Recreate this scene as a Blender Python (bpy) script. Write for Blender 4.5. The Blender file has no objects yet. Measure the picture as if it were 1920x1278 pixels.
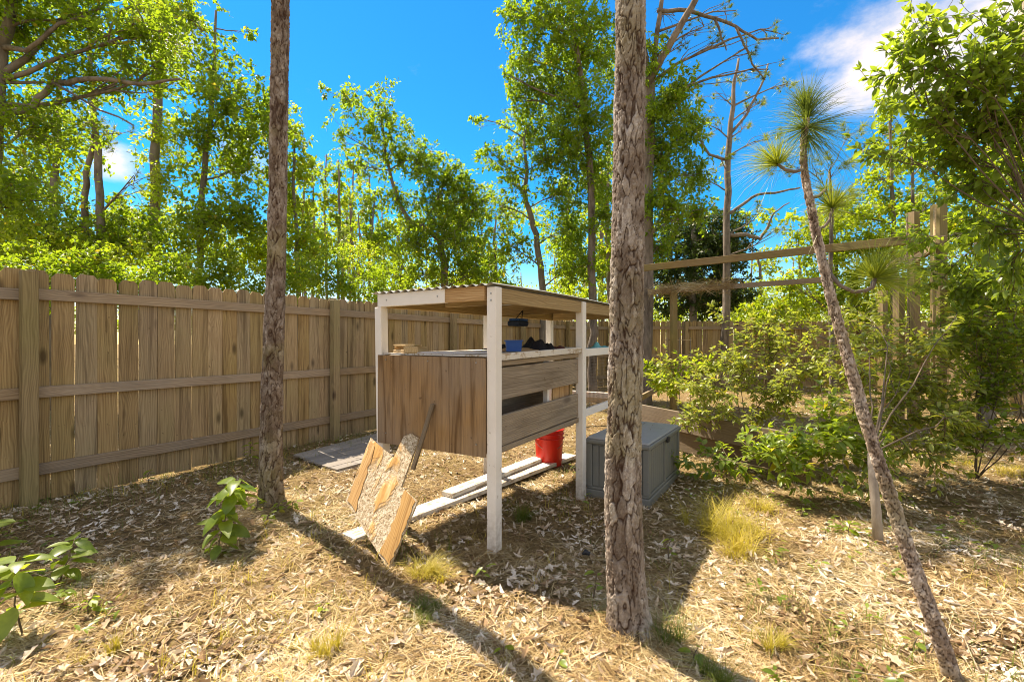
import bpy, bmesh, math, random
import numpy as np
from mathutils import Vector, Matrix

random.seed(7)
RNG = np.random.default_rng(7)
PI = math.pi
C = bpy.context.scene.collection
SC = bpy.context.scene

# ------------------------------------------------------------------ camera, world, sun
F = 860.0            # focal length in pixels of the 1920 px wide photograph
CH = 1.28            # camera height
HZ = 639.0
cam_d = bpy.data.cameras.new('camera')
cam = bpy.data.objects.new('camera', cam_d)
C.objects.link(cam)
cam.location = (0, 0, CH)
cam.rotation_euler = (PI / 2, 0, 0)
cam_d.sensor_width = 36
cam_d.lens = F / 1920 * 36
cam_d.clip_start = 0.05
cam_d.clip_end = 1000
SC.camera = cam

SUN_EL = math.radians(57)
SUN_DIR = Vector((-0.707 * math.cos(SUN_EL), 0.707 * math.cos(SUN_EL), math.sin(SUN_EL)))
w = bpy.data.worlds.new('World')
SC.world = w
w.use_nodes = True
nt = w.node_tree
nt.nodes.clear()
N = nt.nodes.new
L = nt.links.new
out = N('ShaderNodeOutputWorld')
bg = N('ShaderNodeBackground')
sky = N('ShaderNodeTexSky')
sky.sky_type = 'NISHITA'
sky.sun_disc = False
sky.sun_elevation = SUN_EL
sky.sun_rotation = math.radians(-45)
sky.air_density = 1.0
sky.dust_density = 0.3
sky.ozone_density = 3.0
hs = N('ShaderNodeHueSaturation')
hs.inputs['Saturation'].default_value = 1.66
hs.inputs['Value'].default_value = 0.86
L(sky.outputs[0], hs.inputs['Color'])
tc = N('ShaderNodeTexCoord')
nz = N('ShaderNodeTexNoise')
nz.inputs['Scale'].default_value = 5.5
nz.inputs['Detail'].default_value = 9
nz.inputs['Roughness'].default_value = 0.6
mp = N('ShaderNodeMapping')
mp.inputs['Scale'].default_value = (1, 1, 1.7)
mp.inputs['Location'].default_value = (0.3, 0.1, 0.0)
L(tc.outputs['Generated'], mp.inputs['Vector'])
L(mp.outputs[0], nz.inputs['Vector'])


FILL_CLOUD = 0.32


def wmath(op, a, b=None, clamp=False):
    m = N('ShaderNodeMath')
    m.operation = op
    m.use_clamp = clamp
    for i, v in enumerate((a, b)):
        if v is None:
            continue
        if isinstance(v, (int, float)):
            m.inputs[i].default_value = v
        else:
            L(v, m.inputs[i])
    return m.outputs[0]


# cloud banks in view, plus two unseen ones far to the sides
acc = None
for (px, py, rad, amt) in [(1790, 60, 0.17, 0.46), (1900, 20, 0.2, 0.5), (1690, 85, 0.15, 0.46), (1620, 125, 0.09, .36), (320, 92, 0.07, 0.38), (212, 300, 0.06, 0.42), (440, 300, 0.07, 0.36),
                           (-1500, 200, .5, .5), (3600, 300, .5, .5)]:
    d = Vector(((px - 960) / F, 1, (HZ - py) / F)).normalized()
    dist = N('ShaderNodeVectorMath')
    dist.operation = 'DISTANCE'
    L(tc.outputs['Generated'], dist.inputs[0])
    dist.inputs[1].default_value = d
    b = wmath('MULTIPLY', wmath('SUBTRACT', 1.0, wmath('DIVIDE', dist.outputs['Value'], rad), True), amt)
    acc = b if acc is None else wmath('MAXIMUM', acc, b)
# clouds added over the unseen sky to lighten shade, faded out towards the view
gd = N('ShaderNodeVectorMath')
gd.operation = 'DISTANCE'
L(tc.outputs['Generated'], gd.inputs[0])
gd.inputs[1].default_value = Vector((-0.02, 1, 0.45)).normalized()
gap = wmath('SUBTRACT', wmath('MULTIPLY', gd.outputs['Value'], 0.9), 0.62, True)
acc = wmath('MAXIMUM', acc, wmath('MINIMUM', gap, FILL_CLOUD))
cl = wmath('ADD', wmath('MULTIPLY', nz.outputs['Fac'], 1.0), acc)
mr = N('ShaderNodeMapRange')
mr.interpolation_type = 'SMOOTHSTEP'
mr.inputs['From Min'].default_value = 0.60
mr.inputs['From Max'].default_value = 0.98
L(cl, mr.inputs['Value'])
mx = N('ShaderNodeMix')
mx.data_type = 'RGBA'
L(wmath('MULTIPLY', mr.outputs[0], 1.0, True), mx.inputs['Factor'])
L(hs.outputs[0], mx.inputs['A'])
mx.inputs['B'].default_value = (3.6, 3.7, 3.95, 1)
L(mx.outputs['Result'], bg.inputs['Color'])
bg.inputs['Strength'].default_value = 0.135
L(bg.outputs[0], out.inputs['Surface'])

sd = bpy.data.lights.new('sun', 'SUN')
sd.energy = 4.9
sd.angle = math.radians(0.5)
sd.color = (1.0, 0.985, 0.93)
sun = bpy.data.objects.new('sun', sd)
C.objects.link(sun)
sun.rotation_euler = SUN_DIR.to_track_quat('Z', 'Y').to_euler()

SC.view_settings.view_transform = 'Standard'
SC.view_settings.look = 'None'
SC.view_settings.exposure = 1.2
SC.view_settings.use_white_balance = True
SC.view_settings.white_balance_temperature = 8000
SC.view_settings.white_balance_tint = 16
SC.view_settings.gamma = 1.0
SC.view_settings.use_curve_mapping = False
SC.render.engine = 'CYCLES'
SC.cycles.filter_width = 1.0
SC.cycles.max_bounces = 8
SC.cycles.diffuse_bounces = 4
SC.cycles.transmission_bounces = 6
SC.cycles.transparent_max_bounces = 4


# ------------------------------------------------------------------ helpers
def gz(x, y):
    r = np.sqrt(np.asarray(x) ** 2 + np.asarray(y) ** 2)
    k = np.clip((9 - r) / 4, 0, 1)
    return k * (0.012 * np.sin(2.1 * x + 1.3 * y) + 0.010 * np.sin(3.7 * y - 1.9 * x + 1) + 0.007 * np.sin(7.3 * x + 5.1 * y) + 0.006 * np.sin(11.0 * x - 8.3 * y + np.sin(3 * y)))


def S(x, y, Z):
    return Vector(((x - 960) / F * Z, Z, CH - (y - HZ) / F * Z))


def G(x, y, h=0.0):
    return S(x, y, (CH - h) * F / (y - HZ))


def wpos(o):
    return o['_m'] if '_m' in o else None


WM = {}


def reg(o, parent=None, m=None):
    C.objects.link(o)
    m = m or Matrix.Identity(4)
    WM[o.name] = m
    if parent is not None:
        o.parent = parent
        o.matrix_basis = WM[parent.name].inverted() @ m
    else:
        o.matrix_basis = m
    return o


def thing(name, label, cat, loc=(0, 0, 0), group=None, m=None):
    o = bpy.data.objects.new(name, None)
    o.empty_display_size = 0.1
    reg(o, None, m or Matrix.Translation(Vector(loc)))
    o['label'] = label
    o['category'] = cat
    if group:
        o['group'] = group
    return o


def tag(o, label, cat=None, group=None, kind=None):
    o['label'] = label
    if cat:
        o['category'] = cat
    if group:
        o['group'] = group
    if kind:
        o['kind'] = kind
    return o


def npmesh(name, V, Fc, smooth=False):
    """V (n,3), Fc (m,k) with k = 3 or 4"""
    me = bpy.data.meshes.new(name)
    V = np.ascontiguousarray(V, dtype=np.float32)
    Fc = np.ascontiguousarray(Fc, dtype=np.int32)
    k = Fc.shape[1]
    me.vertices.add(len(V))
    me.vertices.foreach_set('co', V.ravel())
    me.loops.add(Fc.size)
    me.loops.foreach_set('vertex_index', Fc.ravel())
    me.polygons.add(len(Fc))
    me.polygons.foreach_set('loop_start', np.arange(0, Fc.size, k, dtype=np.int32))
    me.update(calc_edges=True)
    me.validate()
    me.polygons.foreach_set('use_smooth', np.full(len(me.polygons), smooth, dtype=bool))
    return me


class MB:
    def __init__(self):
        self.v = []
        self.f = []

    def box(self, c, s, m=None):
        x, y, z = s[0] / 2, s[1] / 2, s[2] / 2
        n = len(self.v)
        for dx, dy, dz in ((-1, -1, -1), (1, -1, -1), (1, 1, -1), (-1, 1, -1), (-1, -1, 1), (1, -1, 1), (1, 1, 1), (-1, 1, 1)):
            p = Vector((c[0] + dx * x, c[1] + dy * y, c[2] + dz * z))
            if m is not None:
                p = m @ p
            self.v.append(tuple(p))
        for q in ((0, 3, 2, 1), (4, 5, 6, 7), (0, 1, 5, 4), (1, 2, 6, 5), (2, 3, 7, 6), (3, 0, 4, 7)):
            self.f.append(tuple(n + i for i in q))

    def prism(self, pts, d):
        """pts polygon (3D), extruded by vector d"""
        n = len(self.v)
        k = len(pts)
        d = Vector(d)
        self.v += [tuple(Vector(p)) for p in pts] + [tuple(Vector(p) + d) for p in pts]
        self.f.append(tuple(n + i for i in reversed(range(k))))
        self.f.append(tuple(n + k + i for i in range(k)))
        for i in range(k):
            j = (i + 1) % k
            self.f.append((n + i, n + j, n + k + j, n + k + i))

    def tube(self, pts, rad, seg=6, cap=True):
        pts = [Vector(p) for p in pts]
        n0 = len(self.v)
        up = Vector((0.31, 0.17, 0.93))
        t0 = (pts[1] - pts[0]).normalized()
        a = t0.cross(up)
        if a.length < 1e-3:
            a = t0.cross(Vector((1, 0, 0)))
        a.normalize()
        for i, p in enumerate(pts):
            t = (pts[min(i + 1, len(pts) - 1)] - pts[max(i - 1, 0)]).normalized()
            a = (a - t * a.dot(t)).normalized()
            b = t.cross(a)
            r = rad[i] if isinstance(rad, (list, tuple)) else rad
            for k in range(seg):
                an = 2 * PI * k / seg
                self.v.append(tuple(p + (a * math.cos(an) + b * math.sin(an)) * r))
        for i in range(len(pts) - 1):
            for k in range(seg):
                k2 = (k + 1) % seg
                A = n0 + i * seg
                self.f.append((A + k, A + k2, A + seg + k2, A + seg + k))
        if cap:
            self.f.append(tuple(n0 + k for k in reversed(range(seg))))
            self.f.append(tuple(n0 + (len(pts) - 1) * seg + k for k in range(seg)))

    def mesh(self, name, smooth=False, bevel=0.0):
        me = bpy.data.meshes.new(name)
        me.from_pydata(self.v, [], self.f)
        if bevel:
            bm = bmesh.new()
            bm.from_mesh(me)
            bmesh.ops.bevel(bm, geom=list(bm.edges), offset=bevel, segments=1, affect='EDGES')
            bm.to_mesh(me)
            bm.free()
        me.update()
        if smooth:
            me.polygons.foreach_set('use_smooth', [True] * len(me.polygons))
        return me

    def build(self, name, mat, parent=None, smooth=False, bevel=0.0, m=None):
        me = self.mesh(name, smooth, bevel)
        me.materials.append(mat)
        return reg(bpy.data.objects.new(name, me), parent, m)


def obj(name, me, mat=None, parent=None, m=None):
    if mat is not None and len(me.materials) == 0:
        me.materials.append(mat)
    return reg(bpy.data.objects.new(name, me), parent, m)


def frame(p, xdir, zhint):
    x = Vector(xdir).normalized()
    z = Vector(zhint)
    z = (z - x * z.dot(x)).normalized()
    y = z.cross(x)
    m = Matrix((x, y, z)).transposed().to_4x4()
    m.translation = Vector(p)
    return m


def board(name, mat, p0, p1, W, T, zhint, parent=None, bevel=0.0025, off=(0, 0)):
    """a board from p0 to p1 (centre line), W across, T thick along zhint"""
    p0, p1 = Vector(p0), Vector(p1)
    Ln = (p1 - p0).length
    b = MB()
    b.box((Ln / 2, off[0], off[1]), (Ln, W, T))
    # a few cross cuts so the board can be very slightly warped
    return b.build(name, mat, parent, bevel=bevel, m=frame(p0, p1 - p0, zhint))


# ------------------------------------------------------------------ materials
def mat_new(name):
    m = bpy.data.materials.new(name)
    m.use_nodes = True
    t = m.node_tree
    t.nodes.clear()
    o = t.nodes.new('ShaderNodeOutputMaterial')
    return m, t, o


class NT:
    def __init__(s, t):
        s.t = t

    def n(s, k, **kw):
        x = s.t.nodes.new(k)
        for a, b in kw.items():
            setattr(x, a, b)
        return x

    def l(s, a, b):
        s.t.links.new(a, b)

    def math(s, op, a, b=0.0, clamp=False):
        m = s.n('ShaderNodeMath', operation=op, use_clamp=clamp)
        for i, v in enumerate((a, b)):
            if isinstance(v, (int, float)):
                m.inputs[i].default_value = v
            else:
                s.l(v, m.inputs[i])
        return m.outputs[0]

    def noise(s, vec, scale, detail=4, rough=0.55, dist=0.0):
        x = s.n('ShaderNodeTexNoise')
        x.inputs['Scale'].default_value = scale
        x.inputs['Detail'].default_value = detail
        x.inputs['Roughness'].default_value = rough
        x.inputs['Distortion'].default_value = dist
        s.l(vec, x.inputs['Vector'])
        return x.outputs['Fac']

    def mapping(s, vec, scale=(1, 1, 1), loc=(0, 0, 0), rot=(0, 0, 0)):
        x = s.n('ShaderNodeMapping')
        x.inputs['Scale'].default_value = scale
        x.inputs['Location'].default_value = loc
        x.inputs['Rotation'].default_value = rot
        s.l(vec, x.inputs['Vector'])
        return x.outputs[0]

    def ramp(s, fac, stops):
        x = s.n('ShaderNodeValToRGB')
        e = x.color_ramp.elements
        while len(e) < len(stops):
            e.new(0.5)
        for i, (p, c) in enumerate(stops):
            e[i].position = p
            e[i].color = (c[0], c[1], c[2], 1)
        s.l(fac, x.inputs[0])
        return x.outputs[0]

    def mix(s, fac, a, b, mode='MIX'):
        x = s.n('ShaderNodeMix', data_type='RGBA', blend_type=mode)
        if isinstance(fac, (int, float)):
            x.inputs['Factor'].default_value = fac
        else:
            s.l(fac, x.inputs['Factor'])
        for k, v in (('A', a), ('B', b)):
            if isinstance(v, tuple):
                x.inputs[k].default_value = (v[0], v[1], v[2], 1)
            else:
                s.l(v, x.inputs[k])
        return x.outputs['Result']

    def rng(s, v, a, b, c=0.0, d=1.0):
        x = s.n('ShaderNodeMapRange')
        x.inputs['From Min'].default_value = a
        x.inputs['From Max'].default_value = b
        x.inputs['To Min'].default_value = c
        x.inputs['To Max'].default_value = d
        s.l(v, x.inputs['Value'])
        return x.outputs[0]

    def bump(s, h, strength=0.4, dist=0.01):
        x = s.n('ShaderNodeBump')
        x.inputs['Strength'].default_value = strength
        x.inputs['Distance'].default_value = dist
        s.l(h, x.inputs['Height'])
        return x.outputs[0]

    def bsdf(s, out, col, rough=0.8, normal=None, spec=0.3, metal=0.0):
        b = s.n('ShaderNodeBsdfPrincipled')
        if isinstance(col, tuple):
            b.inputs['Base Color'].default_value = (col[0], col[1], col[2], 1)
        else:
            s.l(col, b.inputs['Base Color'])
        if isinstance(rough, (int, float)):
            b.inputs['Roughness'].default_value = rough
        else:
            s.l(rough, b.inputs['Roughness'])
        b.inputs['Specular IOR Level'].default_value = spec
        b.inputs['Metallic'].default_value = metal
        if normal is not None:
            s.l(normal, b.inputs['Normal'])
        s.l(b.outputs[0], out.inputs['Surface'])
        return b


def wood(name, lo, mid, hi, knot=(0.06, 0.03, 0.015), knots=0.5, paint=None, paint_amt=0.0, moss=0.0, gs=1.35, ba=0.22, vary=0.3, bump=0.35, grey=0.0, stain=0.0, dirt=0.0):
    m, t, o = mat_new(name)
    k = NT(t)
    tcn = k.n('ShaderNodeTexCoord')
    oi = k.n('ShaderNodeObjectInfo')
    cv = k.n('ShaderNodeCombineXYZ')
    k.l(k.math('MULTIPLY', oi.outputs['Random'], 37.0), cv.inputs[0])
    k.l(k.math('MULTIPLY', oi.outputs['Random'], 91.0), cv.inputs[1])
    k.l(k.math('MULTIPLY', oi.outputs['Random'], 53.0), cv.inputs[2])
    add = k.n('ShaderNodeVectorMath', operation='ADD')
    k.l(tcn.outputs['Object'], add.inputs[0])
    k.l(cv.outputs[0], add.inputs[1])
    P = add.outputs[0]
    # knots
    vo = k.n('ShaderNodeTexVoronoi')
    vo.inputs['Scale'].default_value = 1.0
    k.l(k.mapping(P, (2.4, 6.5, 6.5)), vo.inputs['Vector'])
    kd = vo.outputs['Distance']
    sepc = k.n('ShaderNodeSeparateColor')
    k.l(vo.outputs['Color'], sepc.inputs[0])
    has = k.math('LESS_THAN', sepc.outputs[0], knots)
    kmask = k.math('MULTIPLY', k.rng(kd, 0.21, 0.09), has, True)
    kwarp = k.math('MULTIPLY', k.rng(kd, 0.5, 0.05), has, True)
    # cathedral grain: bands across the board, bent by noise and by knots
    sp = k.n('ShaderNodeSeparateXYZ')
    k.l(P, sp.inputs[0])
    n1 = k.noise(k.mapping(P, (0.9, 5, 5)), 1.0, 3)
    ph = k.math('ADD', k.math('MULTIPLY', sp.outputs[1], 300.0 * gs), k.math('ADD', k.math('MULTIPLY', n1, 75.0), k.math('MULTIPLY', kwarp, 9.0)))
    band = k.rng(k.math('SINE', ph), -1, 1)
    streak = k.noise(k.mapping(P, (1.6 * gs, 60 * gs, 60 * gs)), 1.0, 6, 0.6, 0.4)
    fine = k.noise(k.mapping(P, (6, 260, 260)), 1.0, 3, 0.5)
    blot = k.noise(P, 2.6, 3)
    g = k.math('ADD', k.math('MULTIPLY', band, ba), k.math('ADD', k.math('MULTIPLY', streak, 0.75), k.math('MULTIPLY', blot, 0.35)))
    col = k.ramp(k.rng(g, 0.35, 1.1), [(0.0, lo), (0.5, mid), (1.0, hi)])
    col = k.mix(k.rng(fine, 0.3, 0.75, 0.0, 0.35), col, lo)
    col = k.mix(k.math('MULTIPLY', kmask, 0.85), col, knot)
    if grey:
        col = k.mix(k.math('MULTIPLY', k.rng(k.noise(P, 1.7, 4), 0.35, 0.65), grey), col, (0.25, 0.22, 0.18))
    if moss:
        col = k.mix(k.math('MULTIPLY', k.rng(k.noise(P, 1.3, 4), 0.42, 0.62), moss), col, (0.16, 0.17, 0.035))
    if stain:
        sn = k.noise(k.mapping(P, (0.9, 16, 16), loc=(3, 1, 2)), 1.0, 4, 0.6, 0.8)
        col = k.mix(k.rng(sn, 0.5, 0.66, 0, stain), col, tuple(v * 0.55 for v in lo))
        dk = k.noise(k.mapping(P, (30, 30, 30)), 1.0, 2, 0.5)
        col = k.mix(k.rng(dk, 0.70, 0.78, 0, 0.6), col, knot)
    # board to board variation
    vv = k.n('ShaderNodeHueSaturation')
    k.l(k.rng(oi.outputs['Random'], 0, 1, 1 - vary, 1 + vary), vv.inputs['Value'])
    rr = k.math('FRACT', k.math('MULTIPLY', oi.outputs['Random'], 7.31))
    k.l(k.rng(rr, 0, 1, 0.85, 1.1), vv.inputs['Saturation'])
    k.l(col, vv.inputs['Color'])
    col = vv.outputs[0]
    if paint is not None:
        pn = k.noise(P, 9.0, 6, 0.7)
        pn2 = k.noise(k.mapping(P, (4, 40, 40)), 1.0, 5, 0.6)
        pm = k.rng(k.math('ADD', k.math('MULTIPLY', pn, 0.6), k.math('MULTIPLY', pn2, 0.5)), 0.36 + (1 - paint_amt) * 0.4, 0.40 + (1 - paint_amt) * 0.4)
        pcol = k.mix(k.rng(k.noise(P, 5, 5), 0.4, 0.8, 0, 0.35), paint, (paint[0] * 0.75, paint[1] * 0.7, paint[2] * 0.6))
        x = k.n('ShaderNodeMath', operation='MINIMUM')
        k.l(pm, x.inputs[0])
        x.inputs[1].default_value = 1.0
        col = k.mix(k.math('MAXIMUM', x.outputs[0], 0.0), col, pcol)
    if dirt:
        so = k.n('ShaderNodeSeparateXYZ')
        k.l(tcn.outputs['Object'], so.inputs[0])
        dn = k.noise(P, 14, 5, 0.7)
        dm = k.math('MULTIPLY', k.rng(so.outputs[0], 0.42, 0.06), k.rng(dn, 0.3, 0.62), True)
        col = k.mix(k.math('MULTIPLY', dm, dirt), col, (0.24, 0.17, 0.10))
        ch_ = k.rng(k.noise(P, 34, 4, 0.7), 0.66, 0.70)
        col = k.mix(k.math('MULTIPLY', ch_, 0.6, True), col, (0.34, 0.26, 0.17))
    h = k.math('ADD', k.math('MULTIPLY', streak, 0.8), k.math('MULTIPLY', band, 0.25))
    k.bsdf(o, col, 0.82, k.bump(h, bump, 0.004), 0.25)
    return m


def plain(name, col, rough=0.6, spec=0.4, nscale=8.0, namt=0.25, dark=None, metal=0.0, bump=0.15):
    m, t, o = mat_new(name)
    k = NT(t)
    tcn = k.n('ShaderNodeTexCoord')
    n = k.noise(tcn.outputs['Object'], nscale, 6, 0.6)
    d = dark or tuple(c * 0.6 for c in col)
    c = k.mix(k.rng(n, 0.4, 0.75, 0, namt), col, d)
    n2 = k.noise(tcn.outputs['Object'], nscale * 9, 4, 0.6)
    k.bsdf(o, c, k.rng(n, 0.3, 0.7, rough - 0.08, rough + 0.12), k.bump(n2, bump, 0.002), spec, metal)
    return m


def foliage(name, dark, light, trans, tfac=0.42, rough=0.42, spec=0.35, yellow=None, yamt=0.0):
    m, t, o = mat_new(name)
    k = NT(t)
    geo = k.n('ShaderNodeNewGeometry')
    oi = k.n('ShaderNodeObjectInfo')
    tcn = k.n('ShaderNodeTexCoord')
    r = k.math('FRACT', k.math('ADD', geo.outputs['Random Per Island'], oi.outputs['Random']))
    n = k.noise(tcn.outputs['Object'], 2.2, 3)
    f = k.math('ADD', k.math('MULTIPLY', r, 0.5), k.rng(n, 0.36, 0.64, -0.05, 0.55), True)
    c = k.mix(f, dark, light)
    tcx = k.mix(f, tuple(v * 0.62 for v in trans), trans)
    if yellow:
        ym = k.math('GREATER_THAN', k.math('FRACT', k.math('MULTIPLY', r, 13.7)), 1 - yamt)
        c = k.mix(ym, c, yellow)
        tcx = k.mix(ym, tcx, (0.75, 0.6, 0.05))
    p = k.n('ShaderNodeBsdfPrincipled')
    k.l(c, p.inputs['Base Color'])
    p.inputs['Roughness'].default_value = rough
    p.inputs['Specular IOR Level'].default_value = spec
    tr = k.n('ShaderNodeBsdfTranslucent')
    k.l(tcx, tr.inputs['Color'])
    ms = k.n('ShaderNodeMixShader')
    ms.inputs[0].default_value = tfac
    k.l(p.outputs[0], ms.inputs[1])
    k.l(tr.outputs[0], ms.inputs[2])
    k.l(ms.outputs[0], o.inputs['Surface'])
    return m


def bark_far(name, a, b):
    m, t, o = mat_new(name)
    k = NT(t)
    tcn = k.n('ShaderNodeTexCoord')
    P = tcn.outputs['Object']
    n = k.noise(k.mapping(P, (14, 14, 3.5)), 1.0, 6, 0.65)
    n2 = k.noise(P, 1.4, 3)
    c = k.mix(k.rng(n, 0.35, 0.65), a, b)
    c = k.mix(k.rng(n2, 0.4, 0.65, 0, 0.5), c, tuple(v * 1.35 for v in b))
    k.bsdf(o, c, 0.9, k.bump(n, 0.7, 0.02), 0.15)
    return m


def bark_near(name, gain=1.0):
    """plates and furrows are geometry; attributes hold each plate's own colour and the furrow's inner bark"""
    m, t, o = mat_new(name)
    k = NT(t)
    at = k.n('ShaderNodeAttribute', attribute_name='plate')
    ac = k.n('ShaderNodeAttribute', attribute_name='furrow')
    tcn = k.n('ShaderNodeTexCoord')
    P = tcn.outputs['Object']
    n = k.noise(k.mapping(P, (1, 1, 0.4)), 60, 6, 0.7)
    n3 = k.noise(P, 9, 4, 0.6)
    c = k.ramp(at.outputs['Fac'], [(0.0, (0.09, 0.065, 0.045)), (0.35, (0.19, 0.15, 0.115)), (0.6, (0.30, 0.25, 0.20)), (0.8, (0.43, 0.385, 0.33)), (1.0, (0.60, 0.56, 0.50))])
    if gain != 1.0:
        c = k.mix(1.0, c, (gain, gain * .93, gain * .88), 'MULTIPLY')
    c = k.mix(k.rng(n, 0.40, 0.66, 0, 0.55), c, (0.12, 0.075, 0.05))
    c = k.mix(k.rng(n3, 0.52, 0.7, 0, 0.55), c, (0.46, 0.41, 0.35))
    c = k.mix(k.rng(k.noise(P, 2.3, 4), 0.52, 0.68, 0, 0.35), c, (0.30, 0.27, 0.10))
    c = k.mix(k.math('MULTIPLY', ac.outputs['Fac'], 0.95), c, (0.05, 0.024, 0.013))
    k.bsdf(o, c, 0.88, k.bump(n, 0.6, 0.004), 0.2)
    return m


M = {}
M['fence'] = wood('fence_wood', (0.20, 0.125, 0.055), (0.42, 0.295, 0.145), (0.58, 0.44, 0.24), knots=0.6, vary=0.15, moss=0.2, grey=0.12, stain=0.75)
M['rail'] = wood('weathered_rail_wood', (0.17, 0.115, 0.065), (0.38, 0.28, 0.175), (0.54, 0.43, 0.29), knots=0.25, vary=0.15, grey=0.4)
M['post'] = wood('fence_post_wood', (0.17, 0.115, 0.05), (0.34, 0.25, 0.12), (0.44, 0.34, 0.18), knots=0.3, vary=0.1, moss=0.3)
M['frame'] = wood('frame_wood', (0.16, 0.10, 0.04), (0.32, 0.22, 0.10), (0.42, 0.31, 0.16), knots=0.3, vary=0.15, moss=0.35, grey=0.3)
M['rafter'] = wood('rafter_wood', (0.22, 0.13, 0.04), (0.42, 0.28, 0.10), (0.50, 0.35, 0.15), knots=0.3, vary=0.1)
M['raw'] = wood('raw_wood', (0.29, 0.14, 0.045), (0.52, 0.32, 0.13), (0.66, 0.49, 0.26), knots=0.5, vary=0.05, stain=0.6, gs=1.6)
M['ply'] = wood('weathered_plywood', (0.17, 0.085, 0.030), (0.42, 0.25, 0.10), (0.64, 0.44, 0.20), knots=0.0, vary=0.0, grey=0.5, bump=0.7, stain=0.85, gs=2.2, ba=0.08)
M['side'] = wood('side_board_wood', (0.15, 0.10, 0.055), (0.36, 0.28, 0.185), (0.48, 0.39, 0.27), knots=0.55, vary=0.12, grey=0.4, gs=1.8, ba=0.18, stain=0.4)
M['bed'] = wood('bed_board_wood', (0.10, 0.068, 0.038), (0.20, 0.145, 0.085), (0.29, 0.22, 0.14), knots=0.3, vary=0.1, grey=0.35)
M['grey'] = wood('grey_ground_boards', (0.17, 0.15, 0.125), (0.31, 0.28, 0.24), (0.44, 0.41, 0.36), knots=0.1, vary=0.15, grey=0.7)
M['white'] = wood('white_painted_wood', (0.30, 0.22, 0.14), (0.42, 0.33, 0.23), (0.52, 0.44, 0.33), knots=0.1, vary=0.03, paint=(0.80, 0.77, 0.71), paint_amt=0.93, bump=0.2)
M['postwhite'] = wood('white_post_paint', (0.30, 0.22, 0.14), (0.42, 0.33, 0.23), (0.52, 0.44, 0.33), knots=0.1, vary=0.03, paint=(0.79, 0.76, 0.70), paint_amt=0.95, bump=0.25, dirt=0.8)
M['flake'] = wood('flaking_white_board', (0.28, 0.20, 0.12), (0.45, 0.35, 0.24), (0.56, 0.47, 0.36), knots=0.1, vary=0.05, paint=(0.66, 0.62, 0.54), paint_amt=0.66)
M['block'] = wood('pale_cut_wood', (0.36, 0.24, 0.11), (0.56, 0.42, 0.24), (0.66, 0.52, 0.34), knots=0.2, vary=0.1)
M['straw'] = plain('dry_straw', (0.42, 0.26, 0.10), 0.8, 0.2)
M['tin'] = plain('galvanised_tin', (0.42, 0.42, 0.38), 0.5, 0.5, 5, 0.5, (0.16, 0.14, 0.10), 0.35)
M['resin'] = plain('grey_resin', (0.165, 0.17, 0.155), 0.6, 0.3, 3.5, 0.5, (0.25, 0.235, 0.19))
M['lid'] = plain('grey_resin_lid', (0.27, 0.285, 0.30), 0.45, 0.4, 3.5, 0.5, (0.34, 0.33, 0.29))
M['blackp'] = plain('black_plastic', (0.02, 0.02, 0.022), 0.5)
M['red'] = plain('red_plastic', (0.72, 0.022, 0.012), 0.38, 0.5, 6, 0.4, (0.5, 0.05, 0.02))
M['wire'] = plain('wire', (0.25, 0.23, 0.2), 0.4, 0.5, metal=0.6)
M['blue'] = plain('blue_plastic', (0.015, 0.09, 0.32), 0.45)
M['navy'] = plain('navy_cloth', (0.02, 0.035, 0.07), 0.8)
M['black'] = plain('black_cloth', (0.018, 0.016, 0.02), 0.9)
M['teal'] = plain('teal_cloth', (0.12, 0.42, 0.44), 0.7)
M['card'] = plain('cardboard', (0.48, 0.32, 0.18), 0.9, 0.2)
M['sheet'] = plain('pale_plastic_sheet', (0.68, 0.64, 0.62), 0.5, 0.4, 4, 0.5, (0.4, 0.33, 0.3))
M['maroon'] = plain('maroon_cloth', (0.16, 0.05, 0.05), 0.9)
M['steel'] = plain('steel', (0.35, 0.34, 0.32), 0.35, metal=0.8)
M['bark'] = bark_near('pine_bark')
M['barksap'] = bark_near('scaly_sapling_bark', 1.45)
M['barkdark'] = bark_near('dark_pine_bark', 0.72)
M['barkfar'] = bark_far('grey_brown_bark', (0.085, 0.068, 0.052), (0.25, 0.205, 0.165))
M['barkoak'] = bark_far('oak_bark', (0.075, 0.06, 0.045), (0.22, 0.19, 0.15))
M['barkpale'] = bark_far('pale_sapling_bark', (0.17, 0.13, 0.09), (0.42, 0.36, 0.28))
M['twig'] = plain('twig', (0.14, 0.105, 0.07), 0.85, 0.2)
M['twiglight'] = plain('pale_twig', (0.38, 0.30, 0.19), 0.85, 0.2)
GREEN = dict(tfac=0.5)
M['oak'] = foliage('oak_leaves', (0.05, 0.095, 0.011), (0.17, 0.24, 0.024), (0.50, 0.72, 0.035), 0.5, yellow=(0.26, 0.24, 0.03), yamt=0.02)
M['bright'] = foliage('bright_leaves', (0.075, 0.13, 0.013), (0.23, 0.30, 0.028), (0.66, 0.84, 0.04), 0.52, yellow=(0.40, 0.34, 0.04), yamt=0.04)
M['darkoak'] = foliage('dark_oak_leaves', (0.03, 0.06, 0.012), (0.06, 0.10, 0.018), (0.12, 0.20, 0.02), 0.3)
M['shrub'] = foliage('shrub_leaves', (0.13, 0.18, 0.03), (0.34, 0.38, 0.09), (0.60, 0.68, 0.07), 0.45, 0.36, 0.5, yellow=(0.4, 0.33, 0.1), yamt=0.05)
M['bigleaf'] = foliage('large_green_leaves', (0.08, 0.15, 0.02), (0.23, 0.31, 0.05), (0.52, 0.68, 0.04), 0.46, 0.33, 0.5, yellow=(0.35, 0.32, 0.03), yamt=0.05)
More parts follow.
